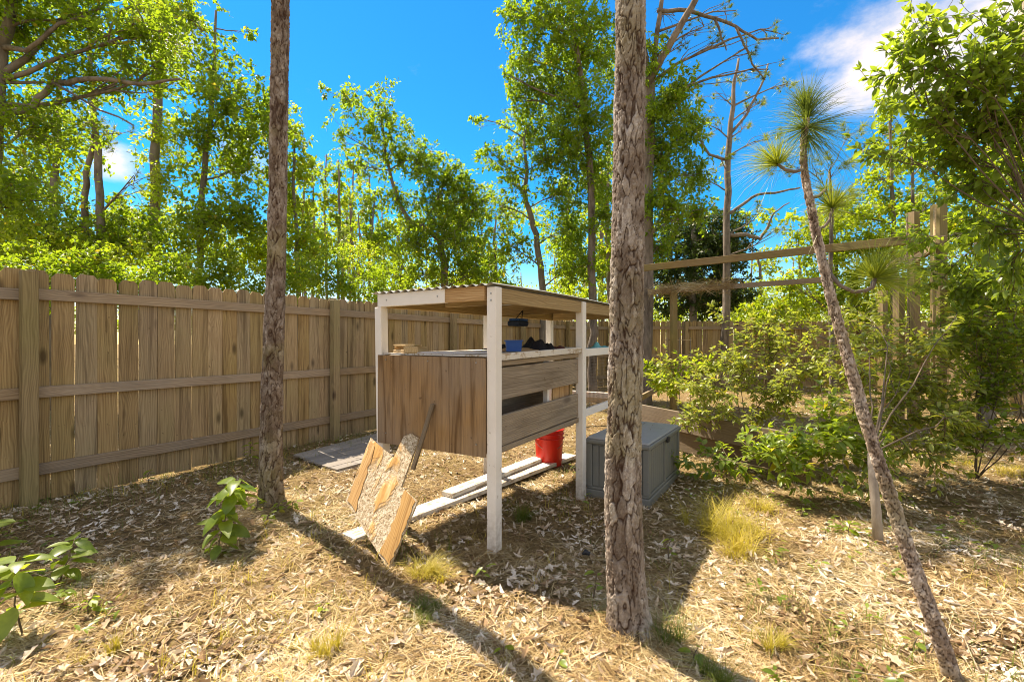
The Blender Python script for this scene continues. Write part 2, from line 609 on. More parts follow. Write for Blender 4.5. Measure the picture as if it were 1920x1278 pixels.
M['canopy'] = foliage('hanging_leaves', (0.07, 0.13, 0.02), (0.20, 0.28, 0.05), (0.50, 0.66, 0.05), 0.5, 0.35, 0.5)
M['needle'] = foliage('pine_needles', (0.06, 0.12, 0.02), (0.15, 0.22, 0.04), (0.32, 0.42, 0.05), 0.35, 0.4)
M['needley'] = foliage('yellow_pine_needles', (0.12, 0.20, 0.02), (0.28, 0.36, 0.04), (0.55, 0.60, 0.05), 0.35, 0.4)
M['grass'] = foliage('wiry_grass', (0.26, 0.24, 0.03), (0.60, 0.48, 0.10), (0.8, 0.66, 0.06), 0.38, 0.5)
M['grassg'] = foliage('green_grass', (0.07, 0.12, 0.02), (0.18, 0.22, 0.04), (0.36, 0.42, 0.05), 0.4, 0.5)


def litter_mat(name, stops, tf=0.12):
    m, t, o = mat_new(name)
    k = NT(t)
    geo = k.n('ShaderNodeNewGeometry')
    tcn = k.n('ShaderNodeTexCoord')
    n = k.noise(tcn.outputs['Object'], 45, 4, 0.6)
    lf = k.noise(tcn.outputs['Object'], 1.9, 3)
    c = k.ramp(k.math('ADD', k.math('MULTIPLY', geo.outputs['Random Per Island'], 0.7), k.rng(lf, 0.35, 0.65, -0.05, 0.35), True), stops)
    c = k.mix(k.rng(n, 0.4, 0.75, 0, 0.35), c, (0.22, 0.13, 0.06))
    p = k.n('ShaderNodeBsdfPrincipled')
    k.l(c, p.inputs['Base Color'])
    p.inputs['Roughness'].default_value = 0.8
    p.inputs['Specular IOR Level'].default_value = 0.12
    tr = k.n('ShaderNodeBsdfTranslucent')
    k.l(c, tr.inputs['Color'])
    ms = k.n('ShaderNodeMixShader')
    ms.inputs[0].default_value = tf
    k.l(p.outputs[0], ms.inputs[1])
    k.l(tr.outputs[0], ms.inputs[2])
    k.l(ms.outputs[0], o.inputs['Surface'])
    return m


M['litter'] = litter_mat('dead_oak_leaves', [(0.0, (0.16, 0.09, 0.045)), (0.25, (0.36, 0.24, 0.13)), (0.5, (0.60, 0.47, 0.32)), (0.75, (0.76, 0.67, 0.53)), (1.0, (0.85, 0.79, 0.69))])
M['straws'] = litter_mat('fallen_needles', [(0.0, (0.12, 0.07, 0.03)), (0.35, (0.34, 0.225, 0.09)), (0.7, (0.60, 0.47, 0.24)), (1.0, (0.76, 0.69, 0.48))])


def ground_mat():
    m, t, o = mat_new('forest_floor')
    k = NT(t)
    tcn = k.n('ShaderNodeTexCoord')
    P = tcn.outputs['Object']
    n1 = k.noise(P, 1.1, 4)
    n2 = k.noise(P, 22, 8, 0.7, 0.6)
    n3 = k.noise(k.mapping(P, (60, 300, 60), rot=(0, 0, 0.8)), 1.0, 4, 0.7, 1.5)
    n4 = k.noise(k.mapping(P, (300, 60, 60), rot=(0, 0, -0.5)), 1.0, 4, 0.7, 1.5)
    c = k.ramp(n2, [(0.25, (0.06, 0.036, 0.018)), (0.45, (0.17, 0.11, 0.05)), (0.58, (0.33, 0.23, 0.11)), (0.75, (0.55, 0.43, 0.26))])
    c = k.mix(k.rng(n3, 0.5, 0.62, 0, 0.6), c, (0.54, 0.39, 0.17))
    c = k.mix(k.rng(n4, 0.55, 0.64, 0, 0.6), c, (0.20, 0.11, 0.045))
    c = k.mix(k.rng(n1, 0.48, 0.68, 0, 0.45), c, (0.25, 0.22, 0.05))
    h = k.math('ADD', n2, k.math('ADD', k.math('MULTIPLY', n3, 0.5), k.math('MULTIPLY', n4, 0.5)))
    k.bsdf(o, c, 0.95, k.bump(h, 0.9, 0.03), 0.1)
    return m


# ------------------------------------------------------------------ ground
def make_ground():
    t = np.linspace(-1, 1, 221)
    g = np.sinh(t * 4.2) / math.sinh(4.2) * 170
    X, Y = np.meshgrid(g, g + 4.0, indexing='ij')
    Zc = gz(X, Y)
    V = np.stack([X, Y, Zc], -1).reshape(-1, 3)
    n = len(g)
    i = np.arange(n - 1)
    A = (i[:, None] * n + i[None, :]).ravel()
    Fc = np.stack([A, A + n, A + n + 1, A + 1], -1)
    o = obj('ground', npmesh('ground', V, Fc, True), ground_mat())
    o['kind'] = 'structure'
    o['label'] = 'sandy forest floor of dead leaves and pine straw'


make_ground()

# ------------------------------------------------------------------ fences
def picket_mesh(Lh, W, seed):
    r = random.Random(seed)
    c = 0.028
    jt = lambda a: r.uniform(-a, a)
    pts = [(0, -W / 2, 0), (0, W / 2, 0), (Lh - c * 1.3, W / 2 + jt(.002), 0), (Lh + jt(.004), W / 2 - c, 0), (Lh + jt(.004), -W / 2 + c, 0), (Lh - c * 1.3, -W / 2 + jt(.002), 0)]
    b = MB()
    b.prism(pts, (0, 0, 0.016))
    me = b.mesh('picket', bevel=0.0)
    me.materials.append(M['fence'])
    return me


PM = [picket_mesh(1.815, w_, i) for i, w_ in enumerate((0.137, 0.139, 0.136, 0.140, 0.138))]


def fence(name, label, p0, p1, inward, post_ts, rails=(0.265, 0.875, 1.64), with_rail_breaks=True, top=1.83):
    p0, p1 = Vector((p0[0], p0[1], 0)), Vector((p1[0], p1[1], 0))
    d = (p1 - p0)
    Ln = d.length
    d.normalize()
    nrm = Vector((inward[0], inward[1], 0)).normalized()
    t = thing(name, label, 'fence', p0)
    s = 0.07
    i = 0
    rr = random.Random(len(label))
    while s < Ln:
        c = p0 + d * s
        tilt = rr.uniform(-0.006, 0.006)
        zt = rr.uniform(-0.012, 0.012)
        me = PM[rr.randrange(5)]
        up = (Vector((0, 0, 1)) + d * tilt).normalized()
        m = frame(c + Vector((0, 0, 0.015 + zt)) - nrm * 0.016, up, nrm)
        obj('picket', me, None, t, m)
        s += 0.1415 + rr.choice((0, 0.001, 0.003, 0.004, 0.006))
        i += 1
    ts = sorted(post_ts)
    cuts = [0.0] + [x for x in ts if 0.3 < x < Ln - 0.3] + [Ln]
    for h in rails:
        for a, b in zip(cuts[:-1], cuts[1:]):
            A = p0 + d * (a + 0.003) + Vector((0, 0, h + rr.uniform(-.008, .008))) + nrm * 0.0195
            B = p0 + d * (b - 0.003) + Vector((0, 0, h + rr.uniform(-.008, .008))) + nrm * 0.0195
            board('rail', M['rail'], A, B, 0.087, 0.036, nrm, t)
    for x in ts:
        c = p0 + d * x + nrm * 0.084
        board('post', M['post'], c + Vector((0, 0, -0.1)), c + Vector((0, 0, 1.80 + rr.uniform(0, .03))), 0.092, 0.088, nrm, t, bevel=0.004)
    return t


FD = Vector((0.516, 0.857, 0))
F0 = Vector((-3.85, 3.45, 0))
fs = F0 - FD * 2.6
fe = F0 + FD * 10.9
fence('wooden_fence', 'long brown picket fence in shade running back along the left side', fs, fe, (0.857, -0.516), [2.6 - 2.3, 2.6 + 0.135, 2.6 + 2.91, 2.6 + 5.35, 2.6 + 7.8, 2.6 + 10.2])
fe2 = Vector((11.6, 12.7, 0))
fence('wooden_fence', 'distant picket fence across the back behind the garden frame', fe + Vector((.05, 0, 0)), fe2, (0, -1), [0.9, 3.0, 5.4, 7.8])
fence('wooden_fence', 'picket fence on the right half hidden by leafy shrubs', fe2 + Vector((.03, -.05, 0)), (8.2, 5.2), (-0.9, -0.4), [1.5, 3.9, 6.3])

# ------------------------------------------------------------------ coop
A0 = Vector((-0.105, 2.73, 0))
U = Vector((0.558, 0.83, 0)).normalized()
Vv = Vector((-U.y, U.x, 0))
cm = Matrix((U, Vv, Vector((0, 0, 1)))).transposed().to_4x4()
cm.translation = A0
coop = thing('chicken_coop', 'raised wooden coop with white posts, plywood front and tin roof', 'coop', m=cm)
SP, LEN = 0.967, 2.40


def cl_(x, y, z):
    return cm @ Vector((x, y, z))


def cboard(name, mat, a, b, W, T, zh, bevel=0.002, parent=None):
    zz = (cm.to_3x3() @ Vector(zh))
    return board(name, mat, cl_(*a), cl_(*b), W, T, zz, parent or coop, bevel)


for (x, y, top, lean) in ((0, 0, 1.60, 0), (0, SP, 1.52, 0.028), (1.19, 0, 1.595, 0), (LEN, 0, 1.595, 0), (LEN, SP, 1.52, 0), (1.19, SP - .03, 1.52, 0)):
    cboard('post', M['postwhite'], (x, y, -0.06), (x - 0.3 * lean, y + lean, top), 0.066, 0.066, (1, 0, 0), 0.004)
# front plywood panel (slightly in front of the posts)
pl = MB()
yy0, yy1 = 0.052, SP + 0.03
pl.prism([(0.0, 0, 0.59), (0.0, -(yy1 - yy0), 0.575), (0.0, -(yy1 - yy0), 1.195), (0.0, 0, 1.178)], (0.012, 0, 0))
# rotate so the grain (local x) runs vertically
fm = Matrix(((0, 0, -1, 0), (0, 1, 0, 0), (1, 0, 0, 0), (0, 0, 0, 1)))


def panel(name, mat, pts, thick, parent=None, nrm=(-1, 0, 0), up=(0, 0, 1)):
    """flat sheet in coop coords; grain along up"""
    c = sum((Vector(p) for p in pts), Vector()) / len(pts)
    m = frame(cl_(*c), cm.to_3x3() @ Vector(up), cm.to_3x3() @ Vector(nrm))
    inv = m.inverted()
    b = MB()
    b.prism([inv @ cl_(*p) for p in pts], (0, 0, thick))
    return b.build(name, mat, parent or coop, m=m)


panel('front_panel', M['ply'], [(-0.034, 0.034, 0.59), (-0.034, 0.985, 0.565), (-0.034, 0.985, 1.182), (-0.034, 0.034, 1.178)], 0.012)
# right side boards
cboard('side_board', M['side'], (0.035, 0.020, 1.017), (1.155, 0.020, 1.040), 0.195, 0.026, (0, -1, 0))
cboard('side_board', M['side'], (0.035, 0.020, 0.728), (1.155, 0.020, 0.765), 0.185, 0.026, (0, -1, 0))
cboard('side_trim', M['rail'], (0.035, 0.020, 1.140), (1.155, 0.020, 1.165), 0.03, 0.03, (0, -1, 0))
cboard('floor_beam', M['side'], (0.035, 0.020, 0.615), (1.155, 0.020, 0.645), 0.035, 0.035, (0, -1, 0))
# back boards, floor and a bright inner partition seen through the gap
cboard('back_board', M['side'], (0.035, SP - 0.02, 1.04), (1.155, SP - 0.02, 1.04), 0.24, 0.02, (0, 1, 0))
cboard('back_board', M['side'], (0.035, SP - 0.02, 0.75), (1.155, SP - 0.02, 0.75), 0.24, 0.02, (0, 1, 0))
panel('inner_panel', M['raw'], [(0.80, 0.055, 0.62), (1.06, 0.055, 0.62), (1.06, 0.055, 1.12), (0.80, 0.055, 1.12)], 0.012, nrm=(0, -1, 0))
cboard('inner_stud', M['white'], (0.745, 0.07, 0.64), (0.745, 0.07, 1.15), 0.03, 0.04, (0, -1, 0))
cboard('inner_stud', M['rafter'], (1.10, 0.075, 0.64), (1.10, 0.075, 1.15), 0.04, 0.07, (0, -1, 0))
panel('inner_panel', M['side'], [(0.06, 0.30, 0.62), (1.12, 0.30, 0.62), (1.12, 0.30, 1.15), (0.06, 0.30, 1.15)], 0.012, nrm=(0, -1, 0), up=(1, 0, 0))
panel('floor_panel', M['ply'], [(0.0, 0.05, 0.60), (1.16, 0.05, 0.60), (1.16, SP - 0.05, 0.60), (0.0, SP - 0.05, 0.60)], 0.012, nrm=(0, 0, 1), up=(1, 0, 0))
# hinges on the near post
for hz in (1.045, 0.80):
    b = MB()
    b.box((0.037, -0.012, hz), (0.012, 0.01, 0.055))
    b.tube([(0.041, -0.02, hz - 0.03), (0.041, -0.02, hz + 0.03)], 0.005, 6)
    b.v = [tuple(cm @ Vector(p)) for p in b.v]
    b.v = [tuple(cm.inverted() @ Vector(p)) for p in b.v]
    o = b.build('hinge', M['steel'], coop, m=cm)
scr = MB()
scr.tube([(0, 0, 0), (0, 0, .003)], .0055, 8)
scm = scr.mesh('screw')
scm.materials.append(M['steel'])
for (x_, y_, z_) in ((-.034, .0, 1.56), (-.034, .0, 1.52), (-.047, .10, 1.15), (-.047, .10, .66), (-.047, .90, 1.15), (-.047, .90, .64), (-.047, .5, 1.15), (-.041, .42, 1.565), (-.041, .9, 1.565)):
    obj('screw', scm, None, coop, cm @ Matrix.Translation((x_ + .0005, y_, z_)) @ Matrix.Rotation(-PI / 2, 4, 'Y'))
for (x_, z_) in ((.07, 1.07), (.07, .97), (1.11, 1.09), (1.11, .99), (.07, .78), (.07, .68), (1.11, .81), (1.11, .72)):
    obj('screw', scm, None, coop, cm @ Matrix.Translation((x_, .0072, z_)) @ Matrix.Rotation(PI / 2, 4, 'X'))
# deck
panel('deck', M['flake'], [(-0.012, 0.048, 1.185), (LEN, 0.048, 1.20), (LEN, SP + 0.0, 1.20), (-0.012, SP + 0.0, 1.185)], 0.010, nrm=(0, 0, 1), up=(1, 0, 0))
cboard('deck_rail', M['flake'], (0.035, -0.01, 1.183), (1.155, -0.01, 1.208), 0.042, 0.03, (0, -1, 0))
cboard('deck_rail', M['white'], (1.225, -0.01, 1.185), (LEN - .046, -0.01, 1.20), 0.062, 0.03, (0, -1, 0))
cboard('deck_rail', M['white'], (0.035, SP - 0.0, 1.15), (LEN - .046, SP - 0.0, 1.16), 0.055, 0.03, (0, -1, 0))
cboard('run_rail', M['white'], (1.225, 0.0, 0.69), (LEN - 0.046, 0.0, 0.72), 0.06, 0.034, (0, -1, 0))
cboard('run_rail', M['white'], (LEN, 0.046, 0.70), (LEN, SP - 0.046, 0.70), 0.06, 0.034, (1, 0, 0))
# roof frame
cboard('roof_beam', M['white'], (-0.022, SP + 0.03, 1.565), (-0.022, 0.36, 1.565), 0.089, 0.036, (1, 0, 0))
cboard('roof_beam', M['raw'], (-0.0215, 0.358, 1.565), (-0.0215, 0.047, 1.565), 0.087, 0.034, (1, 0, 0))
ob = cboard('roof_beam', M['rafter'], (0.035, 0.0, 1.553), (LEN + 0.04, 0.0, 1.553), 0.090, 0.036, (0, -1, 0))
cboard('roof_beam', M['rafter'], (0.01, SP - 0.02, 1.56), (LEN + 0.04, SP - 0.02, 1.56), 0.090, 0.036, (0, -1, 0))
cboard('roof_beam', M['rafter'], (1.19, 0.052, 1.555), (1.19, SP - .052, 1.555), 0.085, 0.036, (1, 0, 0))
cboard('roof_beam', M['rafter'], (LEN, 0.052, 1.555), (LEN, SP - .052, 1.555), 0.085, 0.036, (1, 0, 0))
cboard('roof_beam', M['rafter'], (0.6, 0.022, 1.575), (0.6, SP - .042, 1.575), 0.045, 0.036, (1, 0, 0))
# corrugated roof: ribs run the long way
n = 15 * 8
ys = np.linspace(-0.035, SP + 0.075, n)
zz = 1.615 + 0.0085 * np.sin((ys + 0.035) / (1.075) * 2 * PI * 15)
V = []
Fq = []
xs = np.linspace(-0.06, LEN + 0.09, 9)
for xi, x in enumerate(xs):
    for y, z in zip(ys, zz):
        sg = 0.006 * math.sin(x * 2.2 + y)
        V.append((x, y, z + sg))
for xi, x in enumerate(xs):
    for y, z in zip(ys, zz):
        sg = 0.006 * math.sin(x * 2.2 + y)
        V.append((x, y, z + sg - 0.0015))
T = len(xs) * n
for xi in range(len(xs) - 1):
    for j in range(n - 1):
        a = xi * n + j
        Fq.append((a, a + n, a + n + 1, a + 1))
        Fq.append((T + a, T + a + 1, T + a + n + 1, T + a + n))
me = npmesh('tin_roof', np.array(V), np.array(Fq), True)
obj('tin_roof', me, M['tin'], coop, cm)
# wire mesh on the run
b = MB()
for i in range(40):
    x = 1.245 + i * (1.10 / 40)
    b.tube([(x, 0.0, 0.72), (x + random.uniform(-.004, .004), 0.0, 1.16)], 0.0011, 3, False)
for i in range(16):
    z = 0.725 + i * 0.0275
    b.tube([(1.225, 0.002, z), (LEN - 0.046, 0.002, z)], 0.0009, 3, False)
o = b.build('wire_mesh', M['wire'], coop, m=cm)
o['kind'] = 'stuff'


# ------------------------------------------------------------------ things on the deck
def on_deck(x, y):
    return cl_(x, y, 1.196 + 0.006 * x)


def slab(name, mat, label, cat, x, y, z, sx, sy, sz, rot, group=None, bevel=0.003):
    m = cm @ Matrix.Translation((x, y, z)) @ Matrix.Rotation(rot, 4, 'Z')
    b = MB()
    b.box((0, 0, sz / 2), (sx, sy, sz))
    o = b.build(name, mat, None, bevel=bevel, m=m)
    return tag(o, label, cat, group)


zb = 1.1965
g_ = 'wood offcuts on the coop deck'
slab('wood_block', M['block'], 'thick square wood block on the near corner of the white deck', 'wood block', 0.04, 0.70, zb, 0.11, 0.12, 0.045, 0.15, g_)
slab('wood_block', M['block'], 'flat wood scrap at the bottom of the small pile by the leaning post', 'wood block', 0.10, 0.84, zb, 0.14, 0.17, 0.022, -0.2, g_)
slab('wood_block', M['raw'], 'wood scrap lying crosswise in the middle of the small pile', 'wood block', 0.10, 0.84, zb + 0.0225, 0.07, 0.19, 0.022, 0.1, g_)
slab('wood_block', M['block'], 'thin pale wood scrap on top of the small pile by the leaning post', 'wood block', 0.10, 0.84, zb + 0.045, 0.12, 0.17, 0.014, 0.3, g_)


def cloth(name, mat, label, cat, x, y, z, sx, sy, h, rot, seed=1, thick=0.004, n=22):
    m = cm @ Matrix.Translation((x, y, z)) @ Matrix.Rotation(rot, 4, 'Z')
    r = np.random.default_rng(seed)
    gx, gy = np.meshgrid(np.linspace(-1, 1, n), np.linspace(-1, 1, n), indexing='ij')
    ph = r.uniform(0, 6, 8)
    hh = sum(np.sin(gx * (2 + i) * math.cos(ph[i]) * 1.5 + gy * (2 + i) * math.sin(ph[i]) * 1.5 + ph[i] * 3) / (1.2 + i * .5) for i in range(6))
    hh = (hh - hh.min()) / (hh.max() - hh.min())
    edge = np.clip(1.15 - np.maximum(abs(gx), abs(gy)) ** 3, 0, 1)
    z_ = thick + hh * h * edge
    wob = 1 + 0.12 * np.sin(3 * np.arctan2(gy, gx) + ph[0])
    X = gx * sx / 2 * wob
    Y = gy * sy / 2 * wob
    top = np.stack([X, Y, z_], -1).reshape(-1, 3)
    bot = np.stack([X, Y, np.zeros_like(X)], -1).reshape(-1, 3)
    V = np.concatenate([top, bot])
    i = np.arange(n - 1)
    A = (i[:, None] * n + i[None, :]).ravel()
    Fc = [np.stack([A, A + n, A + n + 1, A + 1], -1)]
    T = n * n
    Fc.append(np.stack([A + T, A + 1 + T, A + n + 1 + T, A + n + T], -1))
    ring = [(k, 0) for k in range(n)] + [(n - 1, k) for k in range(1, n)] + [(k, n - 1) for k in range(n - 2, -1, -1)] + [(0, k) for k in range(n - 2, 0, -1)]
    R = np.array([a * n + b for a, b in ring])
    R2 = np.roll(R, -1)
    Fc.append(np.stack([R, R + T, R2 + T, R2], -1))
    o = obj(name, npmesh(name, V, np.concatenate(Fc), True), mat, None, m)
    return tag(o, label, cat)


cloth('plastic_sheet', M['sheet'], 'crumpled pale plastic sheet spread over the front of the deck', 'sheet', 0.30, 0.45, zb + 0.002, 0.50, 0.42, 0.014, 0.2, 3)
cloth('cardboard_scrap', M['card'], 'flattened brown cardboard lying beside the blue bin on the deck', 'cardboard', 0.85, 0.40, zb + 0.006, 0.40, 0.32, 0.03, 0.5, 5)
cloth('cloth_heap', M['black'], 'long low dark cloth lying across the back of the deck', 'cloth', 1.25, 0.72, zb + 0.009, 0.75, 0.34, 0.055, 0.25, 7)
cloth('cloth_heap', M['black'], 'rumpled black jacket heaped on the deck right of the blue bin', 'cloth', 1.15, 0.36, zb + 0.009, 0.32, 0.24, 0.115, 0.7, 9)
cloth('cloth_rag', M['maroon'], 'flat maroon rag next to the black jacket on the deck', 'rag', 1.45, 0.38, zb + 0.011, 0.20, 0.16, 0.035, 0.2, 12)
cloth('cloth_rag', M['teal'], 'folded teal cloth at the far end of the deck near the pine trunk', 'rag', 1.90, 0.15, zb + 0.013, 0.24, 0.14, 0.06, 0.1, 14)
# blue bin: tapered tub with a rim
b = MB()


def tub(b, w0, d0, w1, d1, h, t=0.003, rim=0.008):
    def ring(w, d, z):
        n = len(b.v)
        b.v += [(-w / 2, -d / 2, z), (w / 2, -d / 2, z), (w / 2, d / 2, z), (-w / 2, d / 2, z)]
        return n
    rs = [ring(w0, d0, 0), ring(w1, d1, h - rim), ring(w1 + 2 * rim, d1 + 2 * rim, h - rim), ring(w1 + 2 * rim, d1 + 2 * rim, h), ring(w1 - 2 * t, d1 - 2 * t, h), ring(w0 - 2 * t, d0 - 2 * t, t)]
    for a, c in zip(rs[:-1], rs[1:]):
        for k in range(4):
            b.f.append((a + k, a + (k + 1) % 4, c + (k + 1) % 4, c + k))
    b.f.append((rs[0] + 3, rs[0] + 2, rs[0] + 1, rs[0]))
    b.f.append(tuple(rs[-1] + k for k in range(4)))


tub(b, 0.105, 0.08, 0.115, 0.09, 0.082)
o = b.build('plastic_bin', M['blue'], None, m=cm @ Matrix.Translation((0.55, 0.23, zb + 0.008)) @ Matrix.Rotation(-0.9, 4, 'Z'))
tag(o, 'small bright blue plastic bin standing on the deck by the near post', 'bin')
# blue case hanging under the roof
hc = thing('hanging_case', 'dark blue case hanging by straps under the tin roof', 'case', cl_(1.10, 0.55, 1.40))
b = MB()
b.box((0, 0, 0), (0.17, 0.12, 0.045))
m = cm @ Matrix.Translation((1.10, 0.55, 1.43))
b.build('case_body', M['navy'], hc, bevel=0.012, m=m)
b = MB()
b.box((0.02, 0, 0), (0.16, 0.10, 0.02))
b.build('case_lid', M['blue'], hc, bevel=0.006, m=cm @ Matrix.Translation((1.09, 0.55, 1.462)))
for dx in (-0.06, 0.06):
    b = MB()
    b.tube([(1.10 + dx, 0.55, 1.45), (1.17, 0.55, 1.545)], 0.004, 5)
    b.build('strap', M['black'], hc, m=cm)

# ------------------------------------------------------------------ leaning rotten board
P1 = S(728, 1068, 2.56)
P1.z = 0.005
TT = S(785, 821, 2.99)
LL = S(648, 939, 2.93)
nb = (TT - P1).cross(LL - P1).normalized()
if nb.y > 0:
    nb = -nb


def onplane(x, y):
    d = Vector(((x - 960) / F, 1, -(y - HZ) / F))
    c = Vector((0, 0, CH))
    return c + d * ((P1 - c).dot(nb) / d.dot(nb))


def rot_mat():
    m, t, o = mat_new('rotting_plywood')
    k = NT(t)
    tcn = k.n('ShaderNodeTexCoord')
    P = tcn.outputs['Object']
    st = k.noise(k.mapping(P, (2.2, 22, 22)), 1.0, 7, 0.65, 0.5)
    big = k.noise(k.mapping(P, (2.5, 6, 6), loc=(0.3, 0.2, 0)), 1.0, 4, 0.6, 0.6)
    fl = k.noise(P, 55, 5, 0.75, 1.0)
    base = k.ramp(st, [(0.3, (0.30, 0.14, 0.04)), (0.5, (0.56, 0.32, 0.11)), (0.7, (0.70, 0.51, 0.27))])
    pal = k.ramp(fl, [(0.36, (0.14, 0.09, 0.05)), (0.47, (0.45, 0.34, 0.20)), (0.6, (0.72, 0.62, 0.46))])
    msk = k.rng(big, 0.40, 0.47)
    c = k.mix(msk, base, pal)
    h = k.math('SUBTRACT', k.math('MULTIPLY', st, 0.5), k.math('MULTIPLY', msk, k.math('ADD', 0.5, fl)))
    k.bsdf(o, c, 0.85, k.bump(h, 0.9, 0.008), 0.2)
    return m


rm = rot_mat()
lean = thing('leaning_board', 'rotting peeling plywood offcut leaning against the coop front', 'board', P1)
up_ = (onplane(763, 816) - onplane(700, 1000)).normalized()
mB = frame(onplane(715, 940), up_, nb)
inv = mB.inverted()


def sheet_piece(name, px, thick, mat, lift=0.0):
    pts = [inv @ onplane(x, y) for x, y in px]
    pts = [Vector((p.x, p.y, lift)) for p in pts]
    b = MB()
    b.prism(pts, (0, 0, -thick))
    return b.build(name, mat, lean, m=mB)


# subdivided outline for a ragged edge
def ragged(px, step=9, amp=1.6, seed=3):
    r = random.Random(seed)
    out_ = []
    for i in range(len(px)):
        a, b2 = Vector(px[i]), Vector(px[(i + 1) % len(px)])
        k = max(1, int((b2 - a).length / step))
        for j in range(k):
            p = a.lerp(b2, j / k)
            if j:
                p += Vector((r.uniform(-amp, amp), r.uniform(-amp, amp)))
            out_.append((p.x, p.y))
    return out_


sheet_piece('plywood_sheet', ragged([(695, 820), (738, 858), (757, 818), (771, 812), (785, 821), (752, 912), (782, 939), (728, 1068), (648, 939)], 12, 0.9), 0.014, rm)
# peeled layers standing proud of the sheet
sheet_piece('peeled_layer', ragged([(696, 826), (703, 836), (676, 926), (668, 960), (652, 938)], 10, 1.8, 5), -0.0035, M['raw'], 0.0005)
sheet_piece('peeled_layer', ragged([(760, 918), (779, 940), (731, 1060), (712, 1036), (740, 975)], 9, 2.2, 6), -0.004, M['raw'], 0.0005)
# thin dark stick leaning behind it
s0 = S(774, 880, 2.87)
s1 = S(812, 757, 2.93)
st_ = board('leaning_stick', M['bed'], s0, s1, 0.03, 0.018, nb, None)
tag(st_, 'thin dark wood slat leaning on the coop front above the rotting board', 'slat')

# ------------------------------------------------------------------ boards on the ground
g1 = G(652, 1006, 0.045)
g2 = G(1070, 852, 0.045)
g1.z = 0.035
g2.z = 0.035
o = board('ground_plank', M['flake'], g1, g2, 0.15, 0.036, (0, 0, 1))
tag(o, 'long flaking white plank lying on the ground beneath the coop', 'plank')
a = G(838, 925, 0.08)
b2 = G(1010, 858, 0.08)
a.z = b2.z = 0.073
o = board('ground_plank', M['flake'], a, b2, 0.12, 0.036, (0, 0, 1))
tag(o, 'shorter pale plank lying on top of the long white plank', 'plank')
# grey sheets near the fence
pal = thing('board_platform', 'flat grey weathered boards lying on the ground by the left fence', 'platform', G(630, 850))
q = [G(553, 852, .05), G(628, 881, .05), G(735, 855, .05), G(714, 810, .05)]
for v_ in q:
    v_.z = 0.045
for i in range(7):
    t0, t1 = i / 7 + 0.008, (i + 1) / 7 - 0.008
    L0 = q[0].lerp(q[1], (t0 + t1) / 2)
    R0 = q[3].lerp(q[2], (t0 + t1) / 2)
    ww = (q[0] - q[1]).length / 7 - 0.008
    mid = L0.lerp(R0, 0.36 + 0.05 * (i % 3))
    board('plank', M['grey'], L0 + Vector((random.uniform(-.03, .03), 0, 0)), mid - (R0 - L0).normalized() * .004, ww, 0.02, (0.02, random.uniform(-.04, .04), 1), pal)
    board('plank', M['grey'], mid + (R0 - L0).normalized() * .004, R0, ww, 0.02, (0.02, random.uniform(-.04, .04), 1), pal)
for s_ in (0.12, 0.5, 0.88):
    a_, c_ = q[0].lerp(q[3], s_), q[1].lerp(q[2], s_)
    a_.z = c_.z = 0.016
    board('bearer', M['grey'], a_, c_, 0.06, 0.034, (0, 0, 1), pal)
a_ = G(627, 886, .02)
c_ = G(705, 862, .02)
a_.z = c_.z = 0.02
o = board('ground_plank', M['flake'], a_, c_, 0.10, 0.025, (0, 0, 1))
tag(o, 'short sunlit pale plank along the edge of the grey boards', 'plank')

# ------------------------------------------------------------------ red bucket
bp = G(1031, 876)
bk = thing('bucket', 'bright red plastic bucket with wire handle on the ground under the coop', 'bucket', (bp.x, bp.y, 0))
bm_ = Matrix.Translation((bp.x, bp.y + 0.1, 0.0))


def lathe(prof, seg=28):
    V = []
    Fq = []
    for r, z in prof:
        for k in range(seg):
            a = 2 * PI * k / seg
            V.append((r * math.cos(a), r * math.sin(a), z))
    for i in range(len(prof) - 1):
        for k in range(seg):
            k2 = (k + 1) % seg
            Fq.append((i * seg + k, i * seg + k2, (i + 1) * seg + k2, (i + 1) * seg + k))
    return np.array(V), np.array(Fq)


V, Fq = lathe([(0.001, 0.004), (0.128, 0.004), (0.130, 0.012), (0.150, 0.36), (0.150, 0.375), (0.146, 0.375), (0.145, 0.36), (0.125, 0.018), (0.001, 0.016)])
obj('bucket_body', npmesh('bucket_body', V, Fq, True), M['red'], bk, bm_)
for z, r in ((0.33, 0.1495), (0.285, 0.147), (0.372, 0.151)):
    V, Fq = lathe([(r - 0.003, z - 0.005), (r + 0.008, z - 0.004), (r + 0.008, z + 0.004), (r - 0.003, z + 0.005)])
    obj('rim', npmesh('rim', V, Fq, True), M['red'], bk, bm_)
b = MB()
b.tube([(0.155 * math.cos(t_), -0.03 - 0.10 * math.sin(t_), 0.30 - 0.12 * math.sin(t_)) for t_ in np.linspace(0, PI, 13)], 0.0025, 5)
b.build('handle', M['steel'], bk, m=bm_)

# ------------------------------------------------------------------ storage box
zf = 3.50
c0 = S(1218, 955, CH * F / (955 - HZ))
c0.z = 0
du = Vector((0.545, 0.838, 0)).normalized()
dv = Vector((-du.y, du.x, 0))
bxm = Matrix((du, dv, Vector((0, 0, 1)))).transposed().to_4x4()
bxm.translation = Vector((c0.x, c0.y, 0.0))
LX, LY, HB = 0.98, 0.53, 0.50
box = thing('storage_box', 'grey resin garden storage box with panelled sides beside the pine trunk', 'storage box', m=bxm)


def inset_panel_wall(b, w, h, cols, side):
    pass


